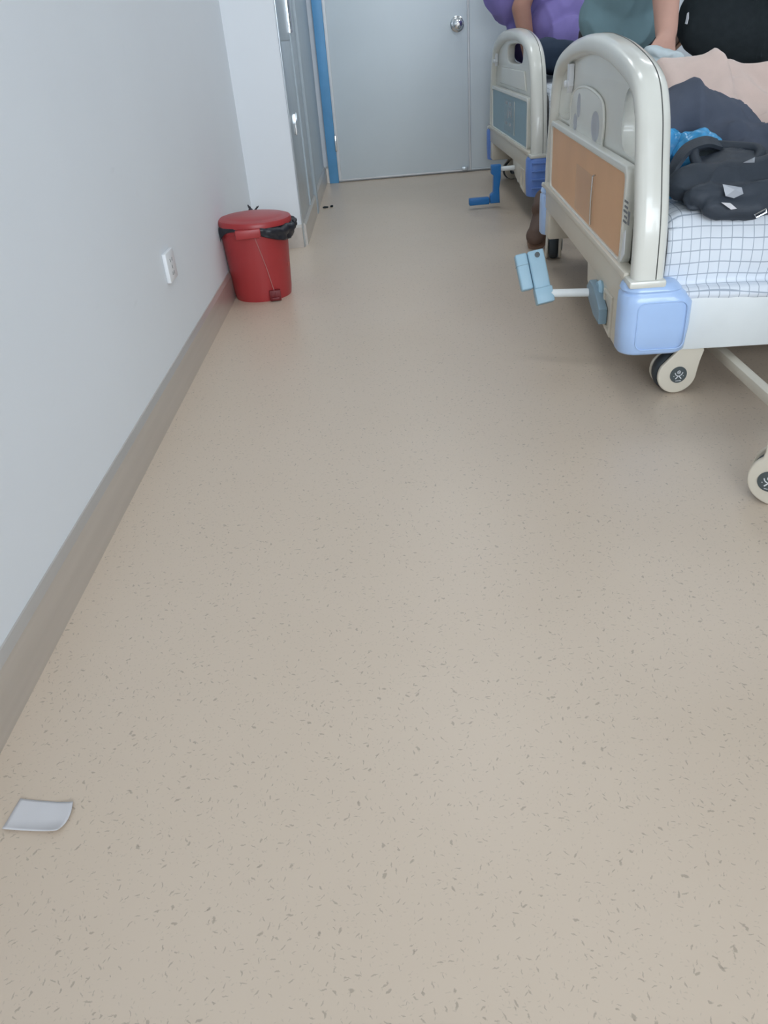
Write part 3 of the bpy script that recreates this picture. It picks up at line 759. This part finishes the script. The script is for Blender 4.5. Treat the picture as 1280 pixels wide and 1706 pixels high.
        rg = [ring(*q) for q in lv]; nk = len(rg[0]); vv = [p for r_ in rg for p in r_]
        ff = [(a * nk + b, a * nk + (b + 1) % nk, (a + 1) * nk + (b + 1) % nk, (a + 1) * nk + b) for a in range(len(rg) - 1) for b in range(nk)]
        ff += [tuple(range(nk - 1, -1, -1)), tuple(range((len(rg) - 1) * nk, len(rg) * nk))]
        bu = mobj('bumper', vv, ff, mb, bed, True); bu.data.set_sharp_from_angle(angle=math.radians(50))
        yo = ya if s == 0 else yb
        sg = -1 if s == 0 else 1
        if A:
            rr = rrect(0.032, 0.156, 0.148, 0.272, 0.020)
            tube('bumper_line', [(a, yo + sg * 0.0005, b) for a, b in rr], 0.0016, mb, bu, 6, True)
            if 0: tube('bumper_lip', [(0.012, yo + sg * 0.001, 0.300), (0.06, yo + sg * 0.0015, 0.2985), (0.118, yo + sg * 0.001, 0.302)], 0.003, mb, bu, 8)
        else:
            for zz in (0.165, 0.205, 0.245, 0.283):
                box('rib', 0.012, 0.118, yo - 0.005, yo + 0.005, zz, zz + 0.010, mb, bu, 0.003)
    # collar where the tube meets the bumper
    for s in (-1, 1):
        box('collar', 0.004, 0.096, yc + s * 0.722 - 0.034, yc + s * 0.722 + 0.034, 0.309, 0.328, M_ABS, bed, 0.006)
    # head board: a plain copy of the arch and plate at the other end
    hb = link(bpy.data.objects.new('head_board_frame', fr.data), bed); hb.location = (1.97, 0, 0.08)
    hp = link(bpy.data.objects.new('head_board_plate', bd.data), bed); hp.location = (1.97, 0, 0.08)
    return bed
bedA = make_bed('hospital_bed', (0.598, 1.968, 0), -0.041, 'orange')
tag(bedA, 'cream hospital bed with orange footboard panel and pale blue corner bumpers', 'bed')
bedB = make_bed('hospital_bed', (0.748, 4.255, 0), 0.016, 'blue')
tag(bedB, 'cream hospital bed with grey-blue footboard panel and strong blue crank', 'bed')
bedShade = make_bed('hospital_bed', (1.05, -0.75, 0), 0.0, 'orange')  # unseen bed added to block low window light and darken the floor
tag(bedShade, 'unseen cream hospital bed with orange footboard panel added for shade near the window', 'bed')
for p in ((0.15, 0.06), (0.15, 1.36), (1.87, 0.06), (1.87, 1.36)): caster(bedShade, (p[0], p[1], 0), 0.2)
def to_local(bed, p):
    return Matrix.Rotation(-bed.rotation_euler.z, 4, 'Z') @ (Vector(p) - Vector(bed.location))
# casters of bed A: the near one under the bumper, the far one trailing outwards
lc = to_local(bedA, (0.762, 1.985, 0)); caster(bedA, (lc.x, lc.y, 0), math.radians(6))
lc = to_local(bedA, (0.735, 3.475, 0)); caster(bedA, (lc.x, lc.y, 0), math.radians(78))
caster(bedA, (1.87, 0.04, 0), 0.3); caster(bedA, (1.87, 1.36, 0), -0.4)
for p in ((0.15, 0.06), (0.15, 1.36), (1.87, 0.06), (1.87, 1.36)): caster(bedB, (p[0], p[1], 0), 0.2)

# mattresses under grid-check sheets
def make_bedding(bed, top, x0, name_m, lab_m, lab_s, hem=True, seed=0.0):
    L0, L1, wy0, wy1 = x0, 1.95, 0.030, 1.385
    ms = box('mattress', L0 + 0.012, L1 - 0.012, wy0 + 0.014, wy1 - 0.014, 0.284, top - 0.016, M_PAPER, None, 0.03, 4)
    ms.location = bed.location; ms.rotation_euler = bed.rotation_euler
    tag(ms, lab_m, 'mattress')
    # profile across the bed: hem on the rail, up the side, over the top, down the other side
    prof = [(wy0 - 0.046, 0.268), (wy0 - 0.050, 0.280), (wy0 - 0.038, 0.2895), (wy0 - 0.012, 0.296), (wy0 - 0.014, 0.33), (wy0 - 0.016, 0.37), (wy0 - 0.010, top - 0.05), (wy0 + 0.004, top - 0.016), (wy0 + 0.035, top), (wy0 + 0.2, top + 0.004)]
    prof += [((wy0 + wy1) / 2, top + 0.006)]
    prof += [(wy0 + wy1 - a, b) for a, b in prof[:10][::-1]]
    pr = spline([(a, b, 0) for a, b in prof], 5)
    s = [0.0]
    for i in range(1, len(pr)): s.append(s[-1] + (pr[i] - pr[i - 1]).length)
    nx = 150
    vs, fs, uvs = [], [], []
    for i in range(nx + 1):
        x = L0 + (L1 - L0) * i / nx
        end = min(1.0, (x - L0) / 0.05, (L1 - x) / 0.05)
        for j, p in enumerate(pr):
            q = Vector((x * 9, s[j] * 7, seed))
            wrk = 0.006 * noise.noise(q) + 0.004 * noise.noise(q * 2.7)
            dy = wrk if p.y > 0.30 else 0.3 * wrk
            side = -1 if p.x < 0.7 else 1
            z = p.y - (0.02 * (1 - end) ** 2 if p.y > top - 0.03 else 0)
            if p.y >= top - 0.02: z += abs(wrk) * 0.9
            lift = 0.0
            if j < 12 and p.y < 0.292: lift = 0.006 * noise.noise(Vector((x * 7, 3.3, seed))) - 0.008 * max(0, math.sin((x - 0.18) * 9))
            vs.append((x, p.x + side * (dy + 0.004) if p.y < top - 0.01 else p.x, max(z + (lift if p.y < 0.285 else 0), 0.2)))
            uvs.append((x + 0.01 * noise.noise(q * 0.7 + Vector((9, 0, 0))), s[j] + 0.012 * noise.noise(q * 0.6)))
    k = len(pr)
    for i in range(nx):
        for j in range(k - 1): fs.append((i * k + j, (i + 1) * k + j, (i + 1) * k + j + 1, i * k + j + 1))
    o = mobj('bed_sheet', vs, fs, M_CHECK, None, True)
    ul = o.data.uv_layers.new(name='UVMap')
    for lp in o.data.loops: ul.data[lp.index].uv = uvs[lp.vertex_index]
    sm = o.modifiers.new('thick', 'SOLIDIFY'); sm.thickness = 0.002; sm.offset = 1
    o.location = bed.location; o.rotation_euler = bed.rotation_euler
    tag(o, lab_s, 'sheet')
TOPA = 0.470
make_bedding(bedA, TOPA, 0.105, 'mattress', 'thick mattress on the bed with the orange footboard panel', 'white sheet with thin grey grid checks on the orange-panelled bed', seed=1.3)
make_bedding(bedB, 0.60, 0.105, 'mattress', 'thick mattress on the bed with the grey-blue footboard panel', 'white sheet with thin grey grid checks on the blue-panelled bed', seed=5.1)

make_bedding(bedShade, TOPA, 0.105, 'mattress', 'thick mattress on the unseen bed added for shade near the window', 'white sheet with thin grey grid checks on the bed close to the window', seed=9.1)

# ------------------------------------------------------------------ overbed table on casters (base runs under bed A)
ot = empty('overbed_table', (0.90, 1.36, 0)); tag(ot, 'cream overbed table with floor bars and big casters beside the orange-panelled bed', 'table')
bz = 0.085
for x in (0.0, 0.62):
    box('base_bar', x - 0.012, x + 0.014, 0.02, 1.10, bz - 0.014, bz + 0.014, M_ABS2, ot, 0.003)
box('cross_bar', -0.125, 0.70, -0.02, 0.018, 0.168, 0.20, M_ABS2, ot, 0.004)
box('upright', 0.28, 0.34, -0.035, 0.033, 0.201, 0.80, M_METALW, ot, 0.006)
box('upright_foot', 0.0 - 0.012, 0.014, -0.018, 0.016, bz + 0.015, 0.167, M_ABS2, ot, 0.003)
box('upright_foot', 0.62 - 0.012, 0.634, -0.018, 0.016, bz + 0.015, 0.167, M_ABS2, ot, 0.003)
box('table_top', -0.16, 0.86, -0.30, 0.24, 0.801, 0.825, M_ABS, ot, 0.01)  # unseen top, widened to cast shade on the floor
wb = on_z(1299, 839)
caster(ot, (wb.x - 0.90, wb.y - 1.36 + 0.02, 0), math.radians(-34), True)
caster(ot, (0.68, 0.0, 0), 0.2)

# ------------------------------------------------------------------ things heaped on bed A
def fold(amp, sc, seed, stretch=(1, 1, 1)):
    st = Vector(stretch); sd = Vector((seed, seed * 2.1, seed * 0.7))
    def w(co, n):
        q = Vector((co.x * st.x, co.y * st.y, co.z * st.z)) * sc + sd
        q = q + Vector((noise.noise(q * 0.6), noise.noise(q * 0.6 + Vector((5, 1, 2))), 0)) * 0.8
        r = 1 - abs(noise.noise(q)) * 2
        return co + n * amp * (r * r * 0.9 - 0.35 + 0.35 * noise.noise(q * 2.6))
    return w
TB = TOPA + 0.014
# blanket: a tented heap, highest crease running back from the peak
pk = on_y(1205, 90, 2.66)
bx0, bx1, by0, by1 = 0.80, 1.90, 2.38, 3.00
nx, ny = 130, 96
vs, fs = [], []
crest = [Vector((0.74, 2.70)), Vector((pk.x - 0.09, 2.69)), Vector((pk.x, 2.66)), Vector((pk.x + 0.12, 2.70)), Vector((1.50, 2.74)), Vector((1.95, 2.75))]
crz = [pk.z - 0.040, pk.z - 0.022, pk.z - 0.004, pk.z - 0.045, pk.z - 0.10, pk.z - 0.12]
def blanket_h(x, y):
    p = Vector((x, y)); best = 0.0
    for i in range(len(crest) - 1):
        a, b = crest[i], crest[i + 1]; d = b - a
        t = max(0, min(1, (p - a).dot(d) / d.length_squared)); c = a + d * t
        h = crz[i] * (1 - t) + crz[i + 1] * t
        r = (p - c).length
        best = max(best, TB + (h - TB) * math.exp(-(r / 0.20) ** 1.5))
    # rolled fold in front of the crest
    r2 = math.hypot((x - (pk.x + 0.16)) / 0.16, (y - 2.50) / 0.09)
    best = max(best, TB + 0.15 * math.exp(-r2 ** 2.4))
    # crease falling from the peak towards the jacket
    cr = abs((x - pk.x) - (2.66 - y) * 0.12)
    if y < 2.66: best += 0.012 * math.exp(-(cr / 0.018) ** 1.2) * max(0, 1 - (2.66 - y) / 0.3)
    xr = pk.x + (2.66 - y) * 0.05
    if x > xr and y < 2.70:
        t = min(1, (x - xr) / 0.035); best -= 0.045 * t * t * (3 - 2 * t) * math.exp(-((x - xr) / 0.16) ** 2) * min(1, (2.70 - y) / 0.06)
    q = Vector((x * 5, y * 7, 2.0))
    best += 0.022 * noise.noise(q) + 0.016 * (1 - abs(noise.noise(q * 1.9)) * 2)
    e = min((x - bx0) / 0.10, (bx1 - x) / 0.10, (y - by0) / 0.10, (by1 - y) / 0.10, 1.0)
    e = max(0, e); e = e * e * (3 - 2 * e)
    return max(TB + 0.004, TB + (best - TB) * e)
for i in range(nx + 1):
    for j in range(ny + 1):
        x = bx0 + (bx1 - bx0) * i / nx; y = by0 + (by1 - by0) * j / ny
        ex = 0.04 * noise.noise(Vector((y * 4, 1.5, 0))); ey = 0.04 * noise.noise(Vector((x * 4, 7.5, 0)))
        vs.append((x + ex, y + ey, blanket_h(x, y)))
for i in range(nx):
    for j in range(ny): fs.append((i * (ny + 1) + j, (i + 1) * (ny + 1) + j, (i + 1) * (ny + 1) + j + 1, i * (ny + 1) + j + 1))
bk = mobj('blanket', vs, fs, M_PINK, None, True)
sm = bk.modifiers.new('thick', 'SOLIDIFY'); sm.thickness = 0.006; sm.offset = 1
tag(bk, 'pink-beige blanket heaped in a peak on the orange-panelled bed', 'blanket')

jk = blob('jacket', [
    ('cap', (0.800, 2.40, 0.60), 0.085, (0.86, 2.41, 0.645), 0.085),
    ('cap', (0.86, 2.40, 0.635), 0.085, (0.955, 2.39, 0.60), 0.085),
    ('cap', (0.955, 2.38, 0.59), 0.080, (1.05, 2.33, 0.535), 0.065),
    ('cap', (0.93, 2.33, 0.56), 0.08, (1.20, 2.27, 0.53), 0.060),
    ('cap', (0.98, 2.24, 0.53), 0.055, (1.30, 2.22, 0.52), 0.050),
    ('cap', (0.84, 2.46, 0.52), 0.06, (1.08, 2.42, 0.52), 0.06),
    ('ell', (0.90, 2.38, 0.52), (0.14, 0.10, 0.06))],
    M_JACK, None, 0.008, 6, fold(0.016, 9, 3.0, (1.2, 1.0, 0.7)), zmin=TB)
tag(jk, 'dark slate jacket crumpled between the pink blanket and black bag', 'jacket')
pb = blob('plastic_bag', [('ell', (0.832, 2.225, 0.570), (0.060, 0.052, 0.058)), ('ell', (0.775, 2.33, 0.565), (0.065, 0.070, 0.062)), ('ell', (0.735, 2.27, 0.525), (0.045, 0.055, 0.045)), ('ell', (0.735, 2.42, 0.56), (0.04, 0.06, 0.06)),
                          ('cap', (0.735, 2.22, 0.50), 0.02, (0.72, 2.10, 0.495), 0.018)],
          M_BLUEBAG, None, 0.005, 3, crinkle(0.010, 26), zmin=TB)
pb.location.x = 0.012
tag(pb, 'crumpled shiny blue plastic bag behind the cream footboard', 'bag')
hbg = empty('handbag', (0.86, 2.045, TB)); tag(hbg, 'limp black nylon handbag with looped strap on the checked sheet', 'handbag')
_bf = fold(0.010, 13, 8.0, (0.6, 1.3, 1))
def bag_warp(co, n):
    q = _bf(co, n)
    if q.z < 0.001 and q.y > -0.048: q.z = 0.001
    if q.z < 0.001: q.y = min(q.y, -0.066)
    return q
blob('bag_body', [('cap', (-0.10, 0.02, 0.035), 0.045, (0.00, -0.005, 0.035), 0.050), ('cap', (0.0, 0.0, 0.04), 0.05, (0.16, 0.05, 0.045), 0.050), ('ell', (0.02, 0.06, 0.06), (0.11, 0.07, 0.045)), ('cap', (0.10, 0.0, 0.03), 0.040, (0.30, 0.02, 0.03), 0.038), ('cap', (-0.09, -0.05, 0.02), 0.030, (0.06, -0.058, 0.012), 0.034), ('cap', (0.06, -0.058, 0.012), 0.032, (0.28, -0.045, 0.02), 0.030),
      ('cap', (-0.07, -0.082, -0.002), 0.022, (0.03, -0.088, -0.012), 0.024), ('cap', (0.03, -0.088, -0.012), 0.022, (0.26, -0.080, 0.0), 0.020)],
     M_BAG, hbg, 0.006, 4, bag_warp)
flat = [(-0.0045, -0.019), (0.0045, -0.019), (0.0045, 0.019), (-0.0045, 0.019)]
rim = [(0.010 + 0.082 * math.cos(t), 0.052 + 0.042 * math.sin(t), 0.088 + 0.030 * math.sin(t) + 0.010 * math.cos(2 * t + 0.6)) for t in [2 * math.pi * i / 28 for i in range(28)]]
tube('bag_mouth', rim, 0.0125, M_BAG, hbg, 10, True)
vs = [Vector(p) - Vector((0, 0, 0.006)) for p in rim] + [Vector((0.010, 0.052, 0.070))]
mobj('lining', vs, [(i, (i + 1) % 28, 28) for i in range(28)], M_BLACK, hbg, True)
tube('strap', spline([(-0.125, 0.03, 0.03), (-0.118, 0.05, 0.075), (-0.085, 0.07, 0.112), (-0.04, 0.075, 0.125), (0.0, 0.085, 0.115)], 8), 0, M_BAG, hbg, section=flat, up=(0.1, 1, 0.4))
tube('strap', spline([(0.09, 0.05, 0.085), (0.125, 0.03, 0.085), (0.145, 0.015, 0.06), (0.15, 0.01, 0.04)], 8), 0, M_BAG, hbg, section=flat, up=(0.1, 1, 0.3))
def scrap(name, pts, parent, m, th=0.001):
    c = sum((Vector(p) for p in pts), Vector()) / len(pts)
    vs = [Vector(p) for p in pts] + [c + Vector((0, -0.006, 0.006))]
    n = len(pts); fs = [(i, (i + 1) % n, n) for i in range(n)]
    o = mobj(name, vs, fs, m, parent); s_ = o.modifiers.new('t', 'SOLIDIFY'); s_.thickness = th; return o
scrap('clear_pocket', [(-0.050, -0.094, 0.052), (-0.005, -0.098, 0.042), (0.000, -0.102, 0.028), (-0.022, -0.104, 0.020), (-0.042, -0.102, 0.026)], hbg, M_REFL)
scrap('white_tag', [(-0.054, -0.110, 0.014), (-0.034, -0.114, 0.012), (-0.016, -0.116, -0.002), (-0.030, -0.116, -0.003)], hbg, M_PAPER)
tube('buckle', [(0.030, -0.114, -0.020), (0.056, -0.112, -0.008), (0.058, -0.114, -0.016), (0.034, -0.116, -0.026)], 0.0022, M_CHROME, hbg, 6, True)
scrap('inner_label', [(0.012, -0.045, 0.088), (0.040, -0.042, 0.098), (0.040, -0.044, 0.086)], hbg, M_REFL)

# folded pale cloth by the forearm
gp = on_y(1106, 93, 3.07)
gc = blob('folded_cloth', [('ell', (0, 0, 0.04), (0.075, 0.05, 0.02), (0, 0.28, 0)), ('ell', (-0.02, 0.0, 0.0), (0.10, 0.06, 0.03)), ('ell', (0, -0.01, -0.12), (0.14, 0.07, 0.14))], M_GREYCL, None, 0.006, 3, fold(0.008, 14, 2.2), zmin=TB - gp.z + 0.037)
gc.location = (gp.x, gp.y, gp.z - 0.035)
tag(gc, 'pale grey folded cloth on the bed under a bare forearm', 'cloth')

# ------------------------------------------------------------------ people
def hand_prims(wrist, direction, palm_n, r=1.0):
    """palm, four unequal fingers with a bend, thumb from the side of the palm"""
    d = Vector(direction).normalized(); n = Vector(palm_n).normalized(); s = d.cross(n).normalized()
    w = Vector(wrist); P = []
    P.append(('cap', w, 0.026 * r, w + d * 0.03, 0.030 * r))
    for k, (off, ln_) in enumerate(((-0.030, 0.072), (-0.010, 0.082), (0.010, 0.077), (0.030, 0.060))):
        a = w + d * 0.03 + s * off * 0.8; b = w + d * 0.085 + s * off
        P.append(('cap', a, 0.017 * r, b, 0.013 * r))
        c = b + d * ln_ * 0.5 + n * 0.010; e = c + d * ln_ * 0.38 + n * 0.026
        P.append(('cap', b, 0.0105 * r, c, 0.0095 * r)); P.append(('cap', c, 0.0095 * r, e, 0.008 * r))
    t0 = w + d * 0.025 - s * 0.028; t1 = t0 + d * 0.035 - s * 0.028 + n * 0.012; t2 = t1 + d * 0.03 - s * 0.008 + n * 0.012
    P += [('cap', t0, 0.016 * r, t1, 0.012 * r), ('cap', t1, 0.012 * r, t2, 0.009 * r)]
    return P
def head_prims(c, fwd):
    f = Vector(fwd); f.z = 0; f.normalize(); s = Vector((f.y, -f.x, 0)); c = Vector(c); up = Vector((0, 0, 1))
    ang = math.atan2(f.y, f.x)
    P = [('ell', c + up * 0.025 - f * 0.008, (0.098, 0.078, 0.098), (0, 0, ang)), ('ell', c - up * 0.045 + f * 0.020, (0.070, 0.060, 0.072), (0, 0, ang)),
         ('cap', c + f * 0.088 + up * 0.012, 0.011, c + f * 0.106 - up * 0.026, 0.015),
         ('cap', c + f * 0.082 - up * 0.058 - s * 0.018, 0.009, c + f * 0.082 - up * 0.058 + s * 0.018, 0.009),
         ('ell', c + f * 0.072 - up * 0.098, (0.022, 0.026, 0.018), (0, 0, ang)),
         ('cap', c + f * 0.080 + up * 0.030 - s * 0.042, 0.010, c + f * 0.080 + up * 0.030 + s * 0.042, 0.010)]
    for q in (-1, 1): P.append(('ell', c + s * q * 0.078 - f * 0.006 - up * 0.010, (0.020, 0.009, 0.032), (0, 0, ang)))
    return P, f, s, up
def person(label, J, cloth, skin, rad, shirt_m, trouser_m, short_sleeve, shirt_extra=(), arm=1.0, fold_seed=1.0):
    """J: joints head,neck,chest,belly,pelvis, and L/R of shoulder,elbow,wrist,hip,knee,ankle,toe; fwd"""
    base = empty('person', (J['pelvis'][0], J['pelvis'][1], 0))
    o0 = Vector(base.location)
    V = {k: (Vector(v) - o0 if k != 'fwd' else Vector(v)) for k, v in J.items()}
    P, f, s, up = head_prims(V['head'], V['fwd'])
    rw = rad
    P += [('cap', V['neck'], 0.055, V['head'] - up * 0.05, 0.052)]
    P += [('cap', V['pelvis'], rw['pelvis'] - .015, V['belly'], rw['belly'] - .02), ('cap', V['belly'], rw['belly'] - .02, V['chest'], rw['chest'] - .02), ('cap', V['chest'], rw['chest'] - .05, V['neck'], 0.055)]
    for q in 'LR':
        P += [('cap', V['chest'], 0.07, V['shoulder' + q], 0.055), ('cap', V['shoulder' + q], 0.052, V['elbow' + q], 0.042 * arm), ('cap', V['elbow' + q], 0.042 * arm, V['wrist' + q], 0.029 * arm),
              ('cap', V['hip' + q], 0.08, V['knee' + q], 0.056), ('cap', V['knee' + q], 0.054, V['ankle' + q], 0.036), ('cap', V['ankle' + q], 0.036, V['toe' + q], 0.03)]
        d = (V['wrist' + q] - V['elbow' + q]).normalized()
        P += hand_prims(V['wrist' + q], d, J.get('palm' + q, (f.x, f.y, 0.05)) if True else f)
    body = blob('body', P, skin, base, 0.009, 3)
    for q in (-1, 1):
        ec = V['head'] + f * 0.074 + s * q * 0.031 + up * 0.008
        lathe('eye', [(0, -0.007), (0.007, -0.005), (0.011, 0), (0.007, 0.005), (0, 0.007)], M_PAPER, body, 12, Matrix.Translation(ec))
        lathe('iris', [(0, -0.005), (0.004, -0.004), (0.0055, 0), (0.004, 0.004), (0, 0.005)], M_HAIR, body, 10, Matrix.Translation(ec + f * 0.007))
    hd = V['head']; ang = math.atan2(f.y, f.x)
    blob('hair', [('ell', hd + up * 0.045 - f * 0.022, (0.100, 0.088, 0.090), (0, 0, ang)), ('ell', hd - f * 0.05 - up * 0.01, (0.062, 0.082, 0.08), (0, 0, ang))], M_HAIR, base, 0.008, 2, fold(0.006, 30, 1.0))
    # shirt
    S = [('cap', V['pelvis'] + up * 0.03, rw['pelvis'], V['belly'], rw['belly']), ('cap', V['belly'], rw['belly'], V['chest'], rw['chest']), ('cap', V['chest'], rw['chest'] - 0.03, V['neck'] - up * 0.03, 0.075)]
    for q in 'LR':
        a, b = V['shoulder' + q], V['elbow' + q]
        S += [('cap', V['chest'], 0.09, a, 0.075), ('cap', a, 0.074, a + (b - a) * (0.62 if short_sleeve else 1.0), 0.064)]
        if not short_sleeve: S += [('cap', b, 0.062, b + (V['wrist' + q] - b) * 0.93, 0.044)]
    S += [(p[0], Vector(p[1]) - o0, p[2]) + tuple(p[3:]) if p[0] == 'ell' else ('cap', Vector(p[1]) - o0, p[2], Vector(p[3]) - o0, p[4]) for p in shirt_extra]
    blob('shirt', S, shirt_m, base, 0.010, 5, fold(0.012, 7, fold_seed, (1, 1, 0.5)))
    T = [('ell', V['pelvis'] - up * 0.01, (rw['pelvis'] - 0.005, rw['pelvis'] - 0.005, 0.12))]
    for q in 'LR':
        T += [('cap', V['hip' + q], 0.098, V['knee' + q], 0.074), ('cap', V['knee' + q], 0.073, V['ankle' + q] + (V['knee' + q] - V['ankle' + q]).normalized() * 0.03, 0.056)]
    blob('trousers', T, trouser_m, base, 0.010, 4, fold(0.008, 8, fold_seed + 3))
    for q in 'LR':
        a, t = V['ankle' + q], V['toe' + q]; d = (t - a).normalized()
        heel = a - d * 0.06
        up_f = (up - d * up.dot(d)).normalized()
        side = d.cross(up_f)
        rot = Matrix((d, side, up_f)).transposed().to_euler()
        sh = blob('shoe', [('cap', heel, 0.042, t, 0.040), ('cap', heel + up_f * 0.03, 0.044, a + up_f * 0.03, 0.046), ('ell', t, (0.055, 0.046, 0.034), rot)], M_SHOE, base, 0.006, 3)
        mid = (heel + t) / 2; ln_ = (t - heel).length
        so_ = shape2d('sole', [[(x * (ln_ / 2 + 0.050), y * 0.046) for x, y in [(p.x, p.y) for p in spline([(-1, 0, 0), (-0.85, 0.75, 0), (-0.4, 0.70, 0), (0.1, 0.72, 0), (0.55, 1.05, 0), (0.9, 0.75, 0), (1, 0.0, 0), (0.9, -0.7, 0), (0.55, -1.0, 0), (0.1, -0.72, 0), (-0.4, -0.70, 0), (-0.85, -0.75, 0)], 4, True)]]], 'XY', -0.052, -0.036, M_SOLE, sh, 0.004,
                      mtx=Matrix.Translation(mid) @ Matrix((d, side, up_f)).transposed().to_4x4())
    tag(base, label, 'person')
    return base
J1 = dict(head=(1.12, 5.36, 1.40), neck=(1.07, 5.34, 1.27), chest=(1.01, 5.34, 1.09), belly=(1.00, 5.35, 0.86), pelvis=(1.03, 5.36, 0.755), fwd=(1, -0.1, 0),
          shoulderL=(1.05, 5.54, 1.19), elbowL=(1.26, 5.56, 0.98), wristL=(1.38, 5.44, 0.84), palmL=(0, 0, -1),
          shoulderR=(0.93, 5.16, 1.17), elbowR=(0.838, 5.08, 0.965), wristR=(0.885, 5.06, 0.735), palmR=(1, 0, 0),
          hipL=(1.06, 5.44, 0.735), kneeL=(1.46, 5.46, 0.80), ankleL=(1.80, 5.48, 0.70), toeL=(1.86, 5.48, 0.76),
          hipR=(1.06, 5.22, 0.715), kneeR=(0.905, 4.74, 0.745), ankleR=(1.30, 4.74, 0.70), toeR=(1.38, 4.73, 0.69))
person('person in a purple shirt and navy trousers sitting on the blue-panelled bed', J1, None, M_SKIN,
       dict(pelvis=0.135, belly=0.205, chest=0.20), M_PURPLE, M_NAVY, True, arm=1.25,
       shirt_extra=[('ell', (0.905, 5.36, 1.055), (0.24, 0.21, 0.19)), ('ell', (0.985, 5.36, 1.0), (0.22, 0.21, 0.22)), ('ell', (1.06, 5.34, 0.98), (0.22, 0.18, 0.22)), ('ell', (1.14, 5.33, 0.90), (0.16, 0.16, 0.16)), ('ell', (1.08, 5.14, 0.86), (0.19, 0.15, 0.15)), ('ell', (1.10, 4.99, 0.785), (0.13, 0.12, 0.125))], fold_seed=2.0)
J2 = dict(head=(1.20, 3.52, 1.52), neck=(1.17, 3.60, 1.39), chest=(1.10, 3.72, 1.20), belly=(1.06, 3.82, 0.98), pelvis=(1.05, 3.88, 0.86), fwd=(0.1, -1, 0),
          shoulderL=(0.98, 3.66, 1.31), elbowL=(0.93, 3.46, 1.16), wristL=(0.98, 3.30, 1.12), palmL=(0, 0, -1),
          shoulderR=(1.22, 3.58, 1.27), elbowR=(1.062, 3.33, 1.04), wristR=(1.056, 3.23, 0.83), palmR=(-0.3, 0.6, 0),
          hipL=(1.13, 3.90, 0.82), kneeL=(1.16, 3.80, 0.46), ankleL=(1.20, 3.86, 0.09), toeL=(1.20, 3.74, 0.045),
          hipR=(0.99, 3.90, 0.82), kneeR=(1.06, 3.84, 0.42), ankleR=(0.735, 3.765, 0.135), toeR=(0.692, 3.670, 0.062))
person('person in a teal-grey short-sleeved shirt leaning a bare forearm over the bed', J2, None, M_SKIN2,
       dict(pelvis=0.155, belly=0.150, chest=0.155), M_TEAL, M_DTROU, True, arm=1.35,
       shirt_extra=[('ell', (1.06, 3.84, 0.88), (0.175, 0.13, 0.16))], fold_seed=4.0)
dx, dy = 0.09, 0.10
J3 = dict(head=(1.60, 3.55, 1.55), neck=(1.58, 3.62, 1.43), chest=(1.55, 3.70, 1.24), belly=(1.52, 3.76, 1.00), pelvis=(1.52, 3.80, 0.86), fwd=(-0.1, -1, 0),
          shoulderL=(1.74, 3.66, 1.35), elbowL=(1.80, 3.50, 1.10), wristL=(1.62, 3.36, 1.02), palmL=(0, 0, -1),
          shoulderR=(1.40, 3.66, 1.35), elbowR=(1.38, 3.54, 1.10), wristR=(1.52, 3.38, 1.02), palmR=(0, 0, -1),
          hipL=(1.60, 3.80, 0.84), kneeL=(1.61, 3.74, 0.46), ankleL=(1.62, 3.80, 0.085), toeL=(1.62, 3.68, 0.045),
          hipR=(1.43, 3.80, 0.84), kneeR=(1.42, 3.74, 0.46), ankleR=(1.42, 3.80, 0.085), toeR=(1.42, 3.68, 0.045))
J3 = {k: ((v[0] + dx, v[1] + dy, v[2]) if k != 'fwd' and not k.startswith('palm') else v) for k, v in J3.items()}
p3 = person('person in a loose black long-sleeved jumper standing behind the bed', J3, None, M_SKIN,
            dict(pelvis=0.19, belly=0.20, chest=0.19), M_BLACK, M_BLACK, False,
            shirt_extra=[('ell', (1.48 + dx, 3.74 + dy, 0.86), (0.27, 0.15, 0.20)), ('ell', (1.62 + dx, 3.72 + dy, 0.84), (0.24, 0.15, 0.20)), ('ell', (1.44 + dx, 3.72 + dy, 1.05), (0.23, 0.15, 0.2))], fold_seed=6.0)
# small white zip pull on the jumper, where it shows against the black
from mathutils.bvhtree import BVHTree
bpy.context.view_layer.update()
sh3 = [c for c in p3.children if c.name.startswith('shirt')][0]
bm = bmesh.new(); bm.from_mesh(sh3.data); bm.transform(sh3.matrix_world); tree = BVHTree.FromBMesh(bm); bm.free()
hit = tree.ray_cast(EYE_P, ray(1146, 30).normalized())
if hit[0] is not None:
    zl = hit[0] - Vector(p3.location) + hit[1] * 0.003
    q = (-hit[1]).to_track_quat('Y', 'Z').to_matrix().to_4x4()
    shape2d('zip_pull', [[(-0.006, -0.020), (0.004, -0.022), (0.008, -0.002), (0.004, 0.020), (-0.002, 0.016), (-0.003, 0.0)]], 'XZ', -0.002, 0.002, M_PAPER, sh3, 0.0, mtx=Matrix.Translation(zl) @ q)
